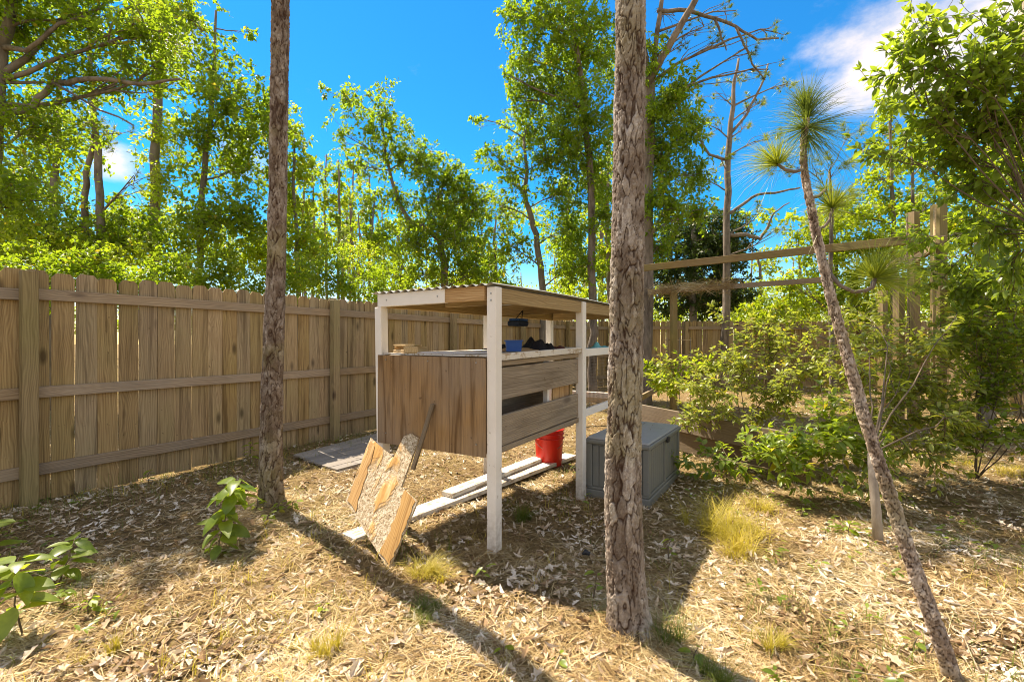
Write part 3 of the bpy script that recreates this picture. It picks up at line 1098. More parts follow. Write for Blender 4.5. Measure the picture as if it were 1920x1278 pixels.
# body: base skirt, corner posts, recessed boards on each side
b = MB()
b.box((LX / 2, LY / 2, 0.235), (LX - 0.05, LY - 0.05, 0.43))
b.build('box_body', M['resin'], box, m=bxm)
b = MB()
b.box((LX / 2, LY / 2, 0.035), (LX, LY, 0.07))
b.box((LX / 2, LY / 2, 0.082), (LX - 0.02, LY - 0.02, 0.022))
b.build('base_skirt', M['resin'], box, bevel=0.006, m=bxm)
for (x, y) in ((0.03, 0.03), (LX - 0.03, 0.03), (0.03, LY - 0.03), (LX - 0.03, LY - 0.03), (LX / 2, 0.03)):
    b = MB()
    b.box((x, y if y != 0.03 or x != LX / 2 else 0.018, 0.27), (0.05 if x != LX / 2 else 0.035, 0.05 if x != LX / 2 else 0.02, 0.355))
    b.build('corner_post', M['resin'], box, bevel=0.005, m=bxm)
# vertical battens: long sides and short sides
pm = MB()
pm.box((0, 0, 0), (0.05, 0.010, 0.33))
bat = pm.mesh('batten', bevel=0.003)
bat.materials.append(M['resin'])
for i in range(15):
    x = 0.085 + i * (LX - 0.17) / 14
    if abs(x - LX / 2) < 0.03:
        continue
    obj('batten', bat, None, box, bxm @ Matrix.Translation((x, 0.0215, 0.265)))
    obj('batten', bat, None, box, bxm @ Matrix.Translation((x, LY - 0.0215, 0.265)))
for i in range(7):
    y = 0.085 + i * (LY - 0.17) / 6
    obj('batten', bat, None, box, bxm @ Matrix.Translation((0.0215, y, 0.265)) @ Matrix.Rotation(PI / 2, 4, 'Z'))
    obj('batten', bat, None, box, bxm @ Matrix.Translation((LX - 0.0215, y, 0.265)) @ Matrix.Rotation(PI / 2, 4, 'Z'))
b = MB()
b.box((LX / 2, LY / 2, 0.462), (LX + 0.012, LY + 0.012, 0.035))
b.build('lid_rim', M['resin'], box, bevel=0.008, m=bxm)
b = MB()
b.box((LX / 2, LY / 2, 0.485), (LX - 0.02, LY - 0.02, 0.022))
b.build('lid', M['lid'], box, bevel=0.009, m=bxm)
b = MB()
b.box((LX / 2, -0.012, 0.445), (0.05, 0.02, 0.05))
b.build('latch', M['blackp'], box, bevel=0.006, m=bxm)

# ------------------------------------------------------------------ garden frame of posts and beams, beds
fr = thing('pergola', 'tall weathered post and beam garden frame rising above the shrubs on the right', 'frame', (3.5, 6, 0))


def vpost(x, ytop, Z, W, mat=M['frame'], par=fr, name='post'):
    t = S(x, ytop, Z)
    return board(name, mat, (t.x, Z, -0.05), t, W, W, (0.2, -1, 0), par, 0.004)


for a_ in ((1760, 383, 5.05, 0.105), (1713, 398, 6.2, 0.10), (1685, 520, 7.4, 0.11), (1655, 545, 8.6, 0.11), (1263, 545, 8.5, 0.10), (1196, 496, 7.35, 0.10)):
    vpost(*a_)
def hb(p, q, W, T=0.04, zh=(0, -1, 0), mat=M['frame']):
    return board('beam', mat, p, q, W, T, zh, fr)


hb(S(1202, 503, 7.30), S(1560, 465, 5.92), 0.10)
hb(S(1560, 465, 5.92) + Vector((0.003, 0, 0)), S(1735, 447, 5.25), 0.10)
hb(S(1700, 498, 5.9), S(1752, 462, 5.0), 0.10)
hb(S(1215, 548, 8.75), S(1565, 523, 7.25), 0.085, mat=M['rail'])
hb(S(1713, 478, 6.1), S(1660, 500, 8.4), 0.09)
# cane
b = MB()
b.tube([S(1752, 790, 4.5), S(1750, 600, 4.5), S(1753, 390, 4.52)], 0.011, 6)
o = b.build('bamboo_cane', M['block'], None, True)
tag(o, 'slim yellow cane standing in front of the tallest frame post', 'cane')
o.name = 'bamboo_cane'
b = MB()
b.tube([S(1708, 800, 5.2), S(1700, 400, 5.2)], 0.009, 6)
o = b.build('bamboo_cane', M['twig'], None, True)
tag(o, 'thin brown cane leaning left of the tallest frame post', 'cane')


# raised bed
def bed_board(x0, y0, x1, y1, h0, W, par, mat=M['bed']):
    """board whose top edge (height h0) passes the two image points"""
    a = S(x0, y0, (CH - h0) * F / (y0 - HZ))
    c = S(x1, y1, (CH - h0) * F / (y1 - HZ))
    off = Vector((0, 0, W / 2))
    return board('side_board', mat, a - off, c - off, W, 0.038, (-(c - a).y, (c - a).x, 0), par)


bed = thing('raised_bed', 'raised garden bed of stacked brown boards behind the storage box', 'garden bed', (2.5, 5.5, 0))
bed_board(1150, 748, 1520, 818, 0.46, 0.225, bed)
bed_board(1150, 780, 1520, 862, 0.23, 0.225, bed)
bed_board(1060, 744, 1200, 741, 0.42, 0.09, bed, M['rail'])
bed_board(1200, 741, 1245, 718, 0.42, 0.09, bed, M['rail'])
# wire tomato cage at the back
cage = thing('tomato_cage', 'rusty wire tomato cage in front of the distant fence', 'plant cage', S(1275, 700, 9))
b = MB()
for dx in (-0.22, 0.02, 0.24):
    p = S(1272, 700, 9) + Vector((dx, 0, 0))
    b.tube([(p.x, p.y, 0.0), (p.x, p.y, 1.35)], 0.006, 5)
b.build('upright', M['wire'], cage)
for z in (0.7, 1.0, 1.3):
    b = MB()
    p = S(1272, 700, 9)
    b.tube([(p.x + 0.24 * math.cos(a), p.y + 0.24 * math.sin(a), z) for a in np.linspace(0, 2 * PI, 17)], 0.006, 5)
    b.build('hoop', M['block'], cage)

# ------------------------------------------------------------------ leaves: templates and bakers
def norm(a):
    return a / np.maximum(np.linalg.norm(a, axis=-1, keepdims=True), 1e-9)


def frames(d, n):
    d = norm(d)
    y = norm(np.cross(n, d))
    n = np.cross(d, y)
    return np.stack([d, y, n], -1)


# small leaf: folded rhomb, 2 triangles, unit length
T_RH = (np.array([(0, 0, 0), (0.45, 0.27, 0.07), (1, 0, -0.05), (0.45, -0.27, 0.07)]), np.array([(0, 2, 1), (0, 3, 2)]))


def leaf_template(width, droop, lobes=0, curl=0.1, n=6, seed=0):
    r = np.random.default_rng(seed)
    xs = np.linspace(0, 1, n)
    V = []
    for i, x in enumerate(xs):
        wv = width * math.sin(PI * min(1, x ** 0.85)) ** 0.8 if 0 < x < 1 else 0.0
        if lobes and 0 < i < n - 1:
            wv *= (1.25 if i % 2 else 0.62)
        z = -droop * x * x
        if i in (0, n - 1):
            V.append((x, 0, z))
        else:
            V.append((x, 0, z))
            V.append((x - (0.05 if lobes else 0.0), wv, z + curl * wv * 2.2 + r.uniform(-.02, .02)))
            V.append((x + r.uniform(-.02, .02), -wv, z + curl * wv * 2.2 + r.uniform(-.02, .02)))
    idx = lambda i: 0 if i == 0 else (3 * (n - 2) + 1 if i == n - 1 else 1 + 3 * (i - 1))
    Fc = []
    Fc += [(0, idx(1), idx(1) + 1), (0, idx(1) + 2, idx(1))]
    for i in range(1, n - 2):
        a, b = idx(i), idx(i + 1)
        Fc += [(a, b, b + 1), (a, b + 1, a + 1), (a, a + 2, b + 2), (a, b + 2, b)]
    a, e = idx(n - 2), idx(n - 1)
    Fc += [(a, e, a + 1), (a, a + 2, e)]
    return np.array(V, float), np.array(Fc)


def bake(tmpl, R, P, size):
    V0, F0_ = tmpl
    V = np.einsum('nij,kj->nki', R, V0) * size[:, None, None] + P[:, None, :]
    Fc = F0_[None] + (np.arange(len(P)) * len(V0))[:, None, None]
    return V.reshape(-1, 3), Fc.reshape(-1, F0_.shape[1])


def join(parts):
    Vs, Fs, o = [], [], 0
    for V, Fc in parts:
        Vs.append(V)
        Fs.append(Fc + o)
        o += len(V)
    return np.concatenate(Vs), np.concatenate(Fs)


def rand_dirs(n, r=RNG):
    return norm(r.normal(size=(n, 3)))


def clump_points(c, rad, nclump, per, sigma, r=RNG):
    """points in clumps inside an ellipsoid; returns centres of clumps and leaf points"""
    u = rand_dirs(nclump, r) * (r.random((nclump, 1)) ** (1 / 2.0))
    cc = np.array(c) + u * np.array(rad)
    P = np.repeat(cc, per, 0) + r.normal(size=(nclump * per, 3)) * sigma
    return cc, P


def sprays(c, rad, ncl, per, ln, r=RNG):
    """leafy twigs inside an ellipsoid: twig bases and tips, leaf points and twig axes"""
    u = rand_dirs(ncl, r)
    q = r.random((ncl, 1)) ** 0.5
    cc = np.array(c) + u * q * np.array(rad)
    ax = norm(u * np.array((1, 1, .8)) + r.normal(size=(ncl, 3)) * .75 + np.array((0, 0, .12)))
    L_ = ln * r.uniform(.55, 1.35, (ncl, 1))
    A = cc - ax * L_ * .6
    t = r.uniform(-.05, 1.05, (ncl, per, 1))
    sag = (t ** 2) * np.array((0, 0, -.18)) * L_[:, None]
    P = A[:, None] + ax[:, None] * L_[:, None] * t + sag + r.normal(size=(ncl, per, 3)) * .022 * ln / .3
    return A, ax, L_[:, 0], P.reshape(-1, 3), np.repeat(ax, per, 0)


def spray_leaves(P, ax, size, r=RNG):
    d = ax * .45 + r.normal(size=P.shape) * .75
    d[:, 2] -= .25
    n = r.normal(size=P.shape) * .5
    n[:, 2] += .9
    return bake(T_RH, frames(d, n), P, size * r.uniform(.5, 1.4, len(P)))


a3 = [0, 2 * PI / 3, 4 * PI / 3]
T_TW = (np.array([(0, math.cos(a), math.sin(a)) for a in a3] + [(1, .4 * math.cos(a), .4 * math.sin(a) - 0.0) for a in a3]), np.array([(0, 1, 4), (0, 4, 3), (1, 2, 5), (1, 5, 4), (2, 0, 3), (2, 3, 5)]))


def twig_mesh(A, ax, L_, w_):
    R = frames(ax, rand_dirs(len(A)))
    loc = np.repeat(T_TW[0][None], len(A), 0)
    loc[:, :, 0] *= L_[:, None]
    loc[:, :, 1:] *= w_
    V = np.einsum('nij,nkj->nki', R, loc) + A[:, None]
    return V.reshape(-1, 3), (T_TW[1][None] + (np.arange(len(A)) * 6)[:, None, None]).reshape(-1, 3)


def small_leaves(P, cl, size, r=RNG, tmpl=T_RH, droop=0.5):
    """leaves at points P pointing outward from their clump with some droop"""
    d = norm(P - cl) * 0.7 + r.normal(size=P.shape) * 0.6
    d[:, 2] -= droop * 0.6
    n = r.normal(size=P.shape) * 0.55
    n[:, 2] += 0.9
    s = size * r.uniform(0.45, 1.5, len(P))
    return bake(tmpl, frames(d, n), P, s)


def needle_tuft(P, D, length, nn, wid, spread, r=RNG):
    """tufts at P (n,3) with axis D; nn needles each as one thin triangle pair"""
    n = len(P)
    D = norm(D)
    d = np.repeat(D, nn, 0) + r.normal(size=(n * nn, 3)) * spread
    d = norm(d)
    s = length * r.uniform(0.45, 1.15, n * nn)
    t = (np.array([(0, -.5, 0), (0.55, -.4, 0.0), (1, 0, -0.10), (0.55, .4, 0.0), (0, .5, 0)]), np.array([(0, 1, 3), (1, 2, 3), (0, 3, 4)]))
    V0 = t[0].copy()
    R = frames(d, rand_dirs(n * nn, r))
    Pp = np.repeat(P, nn, 0)
    loc = np.repeat(V0[None], n * nn, 0)
    loc[:, :, 0] *= s[:, None]
    loc[:, :, 2] *= s[:, None]
    loc[:, :, 1] *= wid
    V = np.einsum('nij,nkj->nki', R, loc) + Pp[:, None, :]
    V[:, :, 2] -= (loc[:, :, 0] ** 2) * 0.42 / max(length, .05) * r.uniform(.3, 1.6, n * nn)[:, None]
    Fc = t[1][None] + (np.arange(n * nn) * 5)[:, None, None]
    return V.reshape(-1, 3), Fc.reshape(-1, 3)


def bend(a, b, k, amp, r, sag=0.0):
    a, b = Vector(a), Vector(b)
    L_ = (b - a).length
    off = Vector((r.uniform(-1, 1), r.uniform(-1, 1), r.uniform(-.5, 1))) * amp * L_
    pts = []
    for i in range(k + 1):
        t = i / k
        p = a.lerp(b, t) + off * math.sin(PI * t) + Vector((0, 0, -sag * L_ * math.sin(PI * t)))
        if 0 < i < k:
            p += Vector((r.uniform(-1, 1), r.uniform(-1, 1), r.uniform(-1, 1))) * amp * 0.13 * L_
        pts.append(p)
    return pts


# ------------------------------------------------------------------ trees behind the fences
def tree(label, Z, trunk, blobs, leaf, barkm=None, kind='broad', lsize=0.085, seed=0, group=None, name=None, cat='tree', cover=1.0, twigs=4, extra=None):
    """trunk: [(px, py, width_px, dz)] from low to high; blobs: (px, py, rx, ry, density[, dz])"""
    r = random.Random(seed)
    rn = np.random.default_rng(seed + 100)
    pts, rad = [], []
    for q_ in trunk:
        z_ = Z + (q_[3] if len(q_) > 3 else 0)
        pts.append(S(q_[0], q_[1], z_))
        rad.append(q_[2] * z_ / F / 2)
    base = Vector((pts[0].x, pts[0].y, -0.05))
    if pts[0].z > 0.3:
        pts = [base, base.lerp(pts[0], 0.5)] + pts
        rad = [rad[0] * 1.25, rad[0] * 1.08] + rad
    t = thing(name or 'tree', label, cat, base, group)
    wood_ = MB()
    # resample the trunk with slight wander
    fine, fr_ = [pts[0]], [rad[0]]
    for i in range(len(pts) - 1):
        k = 3
        for j in range(1, k + 1):
            p = pts[i].lerp(pts[i + 1], j / k)
            if j < k:
                p = p + Vector((r.uniform(-1, 1), r.uniform(-1, 1), 0)) * rad[i] * 0.4
            fine.append(p)
            fr_.append(rad[i] + (rad[i + 1] - rad[i]) * j / k)
    wood_.tube(fine, fr_, 9)
    if extra:
        for ex in extra:
            ps = [S(x, y, Z + dz) for x, y, w_, dz in ex]
            rs = [w_ * Z / F / 2 for x, y, w_, dz in ex]
            f2, r2 = [ps[0]], [rs[0]]
            for i in range(len(ps) - 1):
                for j in (1, 2, 3):
                    p = ps[i].lerp(ps[i + 1], j / 3)
                    if j < 3:
                        p = p + Vector((r.uniform(-1, 1), r.uniform(-1, 1), r.uniform(-1, 1))) * (ps[i + 1] - ps[i]).length * 0.035
                    f2.append(p)
                    r2.append(rs[i] + (rs[i + 1] - rs[i]) * j / 3)
            wood_.tube(f2, r2, 7)
    parts = []
    tw_ = []
    for bl in blobs:
        x, y, rx, ry, dens = bl[:5]
        dz = bl[5] if len(bl) > 5 else r.uniform(-0.5, 0.5)
        zc = Z + dz
        c = S(x, y, zc)
        RX, RZ = rx * zc / F, ry * zc / F
        RY = (RX + RZ) / 2 * 0.9
        # limb from the trunk
        cand = [(p, q2) for p, q2 in zip(fine, fr_) if p.z < c.z - 0.25 * (p - c).length]
        if not cand:
            cand = [(fine[0].lerp(fine[-1], .5), fr_[len(fr_) // 2])]
        p0, pr = min(cand, key=lambda a: (a[0] - c).length)
        lr = min(pr * 0.55, 0.012 + 0.010 * (p0 - c).length)
        limb = bend(p0, c, 6, 0.10, r)
        wood_.tube(limb, [lr * (1 - 0.7 * i / 6) for i in range(7)], 6)
        area = PI * rx * ry
        if kind == 'pine':
            nt_ = max(5, int(area / 520 * dens))
            u = rand_dirs(nt_, rn) * rn.random((nt_, 1)) ** 0.45
            tips = np.array(c) + u * np.array((RX, RY, RZ))
            D = tips - np.array(c)
            D = norm(D) * 0.6
            D[:, 2] += 0.7
            for tp in tips:
                wood_.tube(bend(limb[r.randrange(2, 7)], tp, 4, 0.14, r), [lr * .45, lr * .36, lr * .28, lr * .2, 0.004], 4, False)
            P2 = np.concatenate([tips, tips - norm(D) * 0.10])
            parts.append(needle_tuft(P2, np.concatenate([D, D]), 0.24 if lsize < .1 else lsize, 30, 0.0065 * zc / 9, 0.55, rn))
        else:
            per = 26
            la = (lsize * F / zc) ** 2 * 0.115     # mean projected area of a leaf in px^2
            nl = area / la * 1.3 * dens * cover
            ncl = max(3, int(nl / per))
            sig = max(0.06, min(0.125, 0.26 * min(RX, RZ)))
            A_, ax_, L_, P, axr = sprays(c, (RX, RY, RZ), ncl, per, sig * 3.6, rn)
            cc = A_
            parts.append(spray_leaves(P, axr, lsize, rn))
            tw_.append(twig_mesh(A_, ax_, L_, .0028 * zc / 8))
            for ci in range(min(ncl, int(twigs * 3))):
                tp = cc[ci * max(1, ncl // max(1, twigs * 3)) % ncl]
                wood_.tube(bend(limb[r.randrange(3, 7)], tp, 3, 0.12, r), [lr * .4, lr * .3, lr * .2, 0.004], 4, False)
    wood_.build('trunk', barkm or M['barkfar'], t, True)
    if parts:
        V, Fc = join(parts)
        obj('crown', npmesh('crown', V, Fc, False), leaf, t)
    if tw_:
        V, Fc = join(tw_)
        o = obj('twigs', npmesh('twigs', V, Fc, False), barkm or M['barkfar'], t)
        o['kind'] = 'stuff'
    return t


tg = 'trees beyond the fences'
tree('grey limbed oak leaning in from the left edge above the fence', 5.3,
     [(-34, 560, 40), (-30, 400, 36), (-16, 230, 32), (-2, 120, 24), (20, 20, 16), (40, -60, 10)],
     [(40, 60, 110, 90, .75), (160, 50, 120, 75, .8), (275, 60, 85, 65, .7), (60, 240, 110, 90, .75), (185, 150, 110, 60, .55), (290, 130, 70, 55, .6), (20, 370, 90, 70, .9),
      (-60, -60, 160, 110, .8), (120, -80, 150, 70, .8)],
     M['oak'], M['barkoak'], seed=1, lsize=.062, group=tg,
     extra=[[(-5, 215, 15, 0), (60, 205, 12, .1), (100, 155, 11, .1), (170, 148, 9, .0), (260, 158, 7, -.1), (338, 148, 4, -.1)],
            [(0, 140, 14, 0), (50, 110, 12, .1), (85, 70, 10, .2), (110, 40, 8, .2), (190, 15, 6, .2), (230, -30, 4, .2)],
            [(5, 90, 12, 0), (50, 95, 8, -.1), (110, 45, 6, -.1), (160, 30, 4, 0)],
            [(100, 155, 5, 0), (160, 190, 4, .1), (250, 235, 3, .2)]])
tree('shady broadleaf tree behind the left fence, low dense crown below the grey limb', 8.5,
     [(95, 520, 14), (100, 380, 12), (108, 240, 10), (112, 120, 7)],
     [(100, 420, 130, 70, 1.1), (240, 460, 110, 60, 1.0), (20, 470, 90, 55, 1.1), (60, 330, 90, 60, .8), (150, 480, 120, 40, 1.1), (40, 200, 80, 80, .5), (140, 260, 70, 50, .5), (230, 410, 70, 50, .7)],
     M['oak'], M['barkoak'], seed=2, lsize=.085, group=tg)
tree('pine with paired dark trunks joining in a narrow fork behind the left fence', 8.0,
     [(188, 500, 14), (187, 400, 13), (184, 300, 12), (178, 240, 10), (172, 150, 8), (165, 20, 6)],
     [(170, 180, 70, 50, .6), (230, 250, 60, 40, .5), (120, 220, 60, 50, .5), (160, 40, 90, 60, .6), (250, 330, 60, 30, .35)],
     M['needley'], M['barkfar'], 'pine', seed=3, lsize=.2, group=tg, extra=[[(155, 500, 12, .1), (158, 370, 11, .1), (168, 300, 9, .05), (180, 240, 7, 0)]])
tree('tall straight grey pine seen through the leaves left of the near pine trunk', 9.5,
     [(288, 520, 17), (292, 350, 16), (296, 180, 15), (299, 60, 14), (300, -40, 13), (302, -240, 9)],
     [(300, 250, 55, 60, .6), (305, 330, 50, 60, .5), (330, 40, 60, 60, .45), (270, 20, 70, 50, .5), (290, 420, 90, 60, .7), (310, 120, 40, 30, .3)],
     M['bright'], M['barkfar'], seed=4, lsize=.085, group=tg)
tree('leafy tree with a leaning trunk just left of the near slim pine', 8.5,
     [(372, 520, 12), (375, 410, 11), (385, 300, 10), (395, 220, 9), (402, 120, 6), (405, 20, 4)],
     [(430, 200, 85, 60, .8), (400, 130, 90, 50, .6), (475, 250, 70, 70, .9), (430, 320, 80, 60, .8), (350, 30, 80, 40, .6), (465, 60, 35, 20, .3), (460, 400, 80, 60, .9), (370, 240, 60, 50, .6), (500, 200, 30, 60, .7), (380, 420, 90, 60, .9)],
     M['oak'], M['barkoak'], seed=5, lsize=.085, group=tg)
tree('yellow-green bushy tree showing either side of the near slim pine', 9.5,
     [(560, 560, 9), (558, 460, 8), (550, 360, 6), (552, 280, 4)],
     [(560, 300, 30, 60, .8), (545, 370, 45, 60, 1.0), (560, 450, 45, 60, .9), (480, 470, 70, 60, 1.0), (555, 520, 60, 30, 1.0), (540, 230, 40, 40, .6)],
     M['bright'], M['barkoak'], seed=6, lsize=.09, group=tg)
for i, (x, top, wd, ry, dn, nm) in enumerate([
        (572, 300, 5, 60, .8, 'leafy slim tree in the first gap right of the near slim pine'), (612, 290, 5, 60, .6, 'slim tree over the fence between the slim pine and the second post'),
        (663, 300, 5, 70, .5, 'tall wispy tree behind the sapling pair in the sky gap'), (702, 360, 5, 60, .7, 'slim tree standing straight behind the left coop corner'),
        (752, 400, 5, 50, .8, 'short leafy slim tree left of the crooked oak trunk'), (872, 380, 6, 60, .8, 'leafy slim tree just right of the crooked oak trunk'),
        (930, 400, 6, 60, .8, 'slim tree between the crooked oak and the sinuous tree'), (1068, 330, 7, 80, .9, 'straight slim tree between the sinuous tree and the big pine'),
        (1142, 260, 9, 90, .9, 'slim tall tree half hidden by the left edge of the big pine'), (1340, 380, 7, 60, .6, 'slim tree left of the tall open pine trunk'),
        (1425, 470, 5, 50, .6, 'short slim tree right of the tall open pine trunk'), (1500, 430, 5, 60, .6, 'slim tree behind the leaning sapling stem')]):
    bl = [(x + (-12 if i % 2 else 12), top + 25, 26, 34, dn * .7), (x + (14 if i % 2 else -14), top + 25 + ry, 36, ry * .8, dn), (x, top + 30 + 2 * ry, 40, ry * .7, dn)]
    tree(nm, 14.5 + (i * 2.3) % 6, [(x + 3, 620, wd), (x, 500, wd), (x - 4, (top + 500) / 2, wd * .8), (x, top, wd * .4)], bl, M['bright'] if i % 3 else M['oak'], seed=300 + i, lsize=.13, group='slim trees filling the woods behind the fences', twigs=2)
for i, (x, top, wd, nm, bl) in enumerate([
        (586, 330, 4, 'slender sapling right of the near slim pine, crown thin', [(586, 380, 14, 40, .7), (590, 460, 18, 40, .5)]),
        (634, 300, 5, 'slender sapling in the gap above the left fence post', [(638, 330, 24, 30, .6), (632, 410, 18, 40, .6), (640, 490, 18, 30, .5)]),
        (655, 350, 4, 'spindly bare-stemmed sapling beside a leafier one in the sky gap', [(655, 370, 12, 20, .5), (650, 450, 12, 16, .4)]),
        (672, 400, 4, 'short spindly sapling low in the sky gap over the fence corner', [(675, 440, 24, 30, .5), (668, 510, 20, 30, .5)]),
        (692, 330, 5, 'slim leafy sapling just left of the coop roof', [(690, 380, 30, 40, .55), (694, 460, 24, 30, .6)]),
        (708, 400, 4, 'thin crooked sapling above the left corner of the coop roof', [(712, 440, 22, 26, .6), (705, 520, 24, 26, .7)]),
        (890, 440, 4, 'thin sapling rising over the middle of the coop roof', [(896, 470, 22, 24, .5), (890, 530, 34, 24, .8)]),
        (1110, 320, 9, 'straight grey trunk close left of the big near pine', [(1108, 330, 30, 40, .5)]),
        (1128, 300, 8, 'second straight trunk tucked against the big near pine', [(1130, 500, 30, 50, .8)]),
]):
    tree(nm, 14 + (i * 1.7) % 5, [(x + 2, 600, wd), (x, 500, wd), (x + 3, (top + 500) / 2, wd * .9), (x, top, wd * .5)], bl, M['oak'] if i % 2 else M['bright'], seed=20 + i, lsize=.12, group='slim young trees in the sky gap', twigs=2)
tree('crooked oak with its crown swept up to the left over the coop', 11.5,
     [(838, 560, 14), (834, 500, 13), (826, 450, 12), (800, 430, 10), (770, 415, 9), (750, 385, 7), (735, 340, 6), (722, 280, 5), (716, 220, 3)],
     [(650, 185, 50, 38, .4), (715, 215, 62, 55, .55), (640, 250, 36, 34, .3), (735, 280, 62, 45, .6), (680, 310, 50, 50, .4), (790, 300, 55, 45, .85), (835, 330, 55, 45, .9), (870, 370, 45, 50, .85),
      (820, 400, 80, 60, .9), (770, 450, 70, 50, .7), (860, 450, 75, 55, .9), (740, 370, 50, 40, .5), (790, 510, 70, 34, .9), (890, 510, 70, 34, 1.0), (725, 160, 20, 14, .2), (610, 170, 20, 20, .3), (900, 380, 40, 40, .6)],
     M['oak'], M['barkoak'], seed=7, lsize=.095, group=tg, twigs=6)
tree('sinuous thin-trunked tree with open crown right of the coop roof peak', 11.0,
     [(1018, 560, 13), (1014, 500, 12), (1006, 440, 11), (994, 400, 10), (985, 370, 9), (988, 320, 7), (982, 260, 5)],
     [(985, 240, 60, 50, .7), (1030, 300, 55, 50, .7), (940, 300, 50, 45, .5), (1050, 360, 50, 40, .6), (940, 390, 50, 40, .45), (1060, 430, 60, 50, .8), (900, 222, 22, 20, .45), (960, 460, 50, 40, .6), (1080, 500, 60, 50, .9), (960, 340, 40, 40, .4), (915, 280, 14, 10, .2)],
     M['oak'], M['barkoak'], seed=8, lsize=.095, group=tg, twigs=6)
tree('towering dense hardwood filling the sky left of the big near pine', 10.5,
     [(1112, 600, 15), (1110, 450, 14), (1105, 300, 13), (1090, 150, 11), (1070, 20, 8), (1060, -150, 5)],
     [(965, 20, 40, 45, .7), (1030, 40, 70, 70, 1.0), (1100, 90, 70, 90, 1.2), (990, 110, 60, 50, .7), (1030, 170, 75, 60, .9), (1100, 220, 70, 80, 1.2), (970, 180, 40, 36, .4), (1110, 320, 55, 60, 1.1), (1060, 260, 60, 50, .9), (950, 140, 20, 20, .4),
      (1060, -70, 110, 70, 1.0), (1130, 400, 30, 50, .7)],
     M['oak'], M['barkfar'], seed=9, lsize=.09, group=tg)
tree('ivy-clad grey trunk directly behind the right edge of the big near pine', 9.0,
     [(1209, 640, 20), (1209, 500, 19), (1211, 350, 17), (1214, 240, 15), (1216, 160, 14), (1200, 60, 12), (1190, -60, 9)],
     [(1250, 200, 45, 50, 1.4), (1240, 290, 50, 60, 1.4), (1290, 240, 45, 50, 1.1), (1250, 380, 50, 50, 1.4), (1300, 330, 40, 50, 1.0), (1280, 160, 36, 40, .8), (1300, 400, 40, 30, .9), (1230, 120, 30, 50, .8), (1235, 460, 40, 40, .9), (837, -285, 110, 50, .55, -2), (960, -246, 110, 50, .55, -1.5), (1070, -212, 110, 50, .55, -1.2), (1000, -316, 120, 50, .5, -2.5), (1144, -285, 110, 50, .55, -2)],
     M['oak'], M['barkfar'], seed=10, lsize=.08, group=tg,
     extra=[[(1212, 165, 13, 0), (1240, 110, 13, -.2), (1275, 50, 12, -.4), (1308, -8, 11, -.5), (1340, -80, 9, -.5)]])
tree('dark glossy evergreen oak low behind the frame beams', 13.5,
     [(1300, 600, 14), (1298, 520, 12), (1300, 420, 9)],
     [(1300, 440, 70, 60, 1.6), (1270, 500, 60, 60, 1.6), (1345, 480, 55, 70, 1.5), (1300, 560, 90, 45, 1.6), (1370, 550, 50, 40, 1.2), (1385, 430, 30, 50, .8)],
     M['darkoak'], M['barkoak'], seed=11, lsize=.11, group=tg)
tree('tall open pine with twisting bare branches above the frame beams', 12.0,
     [(1361, 610, 14), (1363, 480, 13), (1366, 360, 12), (1368, 260, 10), (1375, 170, 7), (1385, 110, 4)],
     [(1340, 170, 35, 30, .7), (1385, 140, 40, 26, .8), (1320, 230, 40, 34, .7), (1430, 190, 36, 30, .6), (1345, 290, 34, 30, .5), (1440, 260, 34, 24, .5), (1470, 160, 26, 24, .5), (1400, 230, 36, 40, .5), (1310, 330, 24, 24, .4), (1430, 395, 40, 20, .6), (1455, 430, 26, 16, .5)],
     M['needley'], M['barkfar'], 'pine', seed=12, lsize=.2, group=tg,
     extra=[[(1366, 400, 7, 0), (1390, 385, 6, .1), (1420, 365, 5, .1), (1470, 358, 4, 0), (1500, 352, 3, 0)], [(1365, 440, 8, 0), (1400, 440, 7, 0), (1425, 448, 6, .1), (1440, 425, 5, .1), (1450, 400, 3, 0), (1480, 380, 2, 0)],
            [(1368, 300, 6, 0), (1330, 290, 5, 0), (1310, 255, 4, .1), (1300, 230, 3, .1)], [(1370, 250, 6, 0), (1400, 215, 5, 0), (1425, 165, 4, 0), (1440, 120, 3, 0)]])
tree('bare twisted pine branches with knotted tips against the sky above the open pine', 9.0,
     [(1216, 640, 14), (1218, 400, 13), (1222, 200, 11), (1232, 60, 9), (1245, -40, 7)],
     [(1320, 50, 40, 36, .8), (1265, 30, 34, 40, .8), (1400, 90, 30, 24, .4), (1440, 130, 26, 24, .35), (1345, 85, 26, 20, .5), (1285, 80, 30, 24, .6), (1450, 60, 30, 20, .3), (1380, 20, 40, 24, .4)],
     M['needle'], M['barkfar'], 'pine', seed=13, lsize=.14, group=tg,
     extra=[[(1232, 20, 8, 0), (1290, 20, 7, -.1), (1340, 35, 6, -.2), (1380, 50, 5, -.2), (1420, 75, 4, -.2), (1460, 72, 3, -.2)], [(1380, 50, 5, -.2), (1395, 85, 4, -.2), (1410, 120, 3, -.3), (1435, 150, 2, -.3)],
            [(1340, 35, 5, -.2), (1350, 60, 4, -.2), (1362, 95, 2, -.2)]])
tree('slender yellow-green tree with a narrow crown right of the pine sapling', 9.5,
     [(1676, 640, 9), (1676, 500, 8), (1674, 380, 7), (1670, 280, 5), (1668, 190, 3)],
     [(1668, 195, 26, 30, 1.0), (1655, 250, 28, 34, .8), (1690, 300, 40, 40, .8), (1645, 330, 40, 40, .8), (1670, 390, 60, 40, .9), (1600, 400, 55, 46, .9), (1620, 460, 70, 40, 1.0), (1680, 460, 50, 40, .8)],
     M['bright'], M['barkoak'], seed=14, lsize=.085, group=tg)
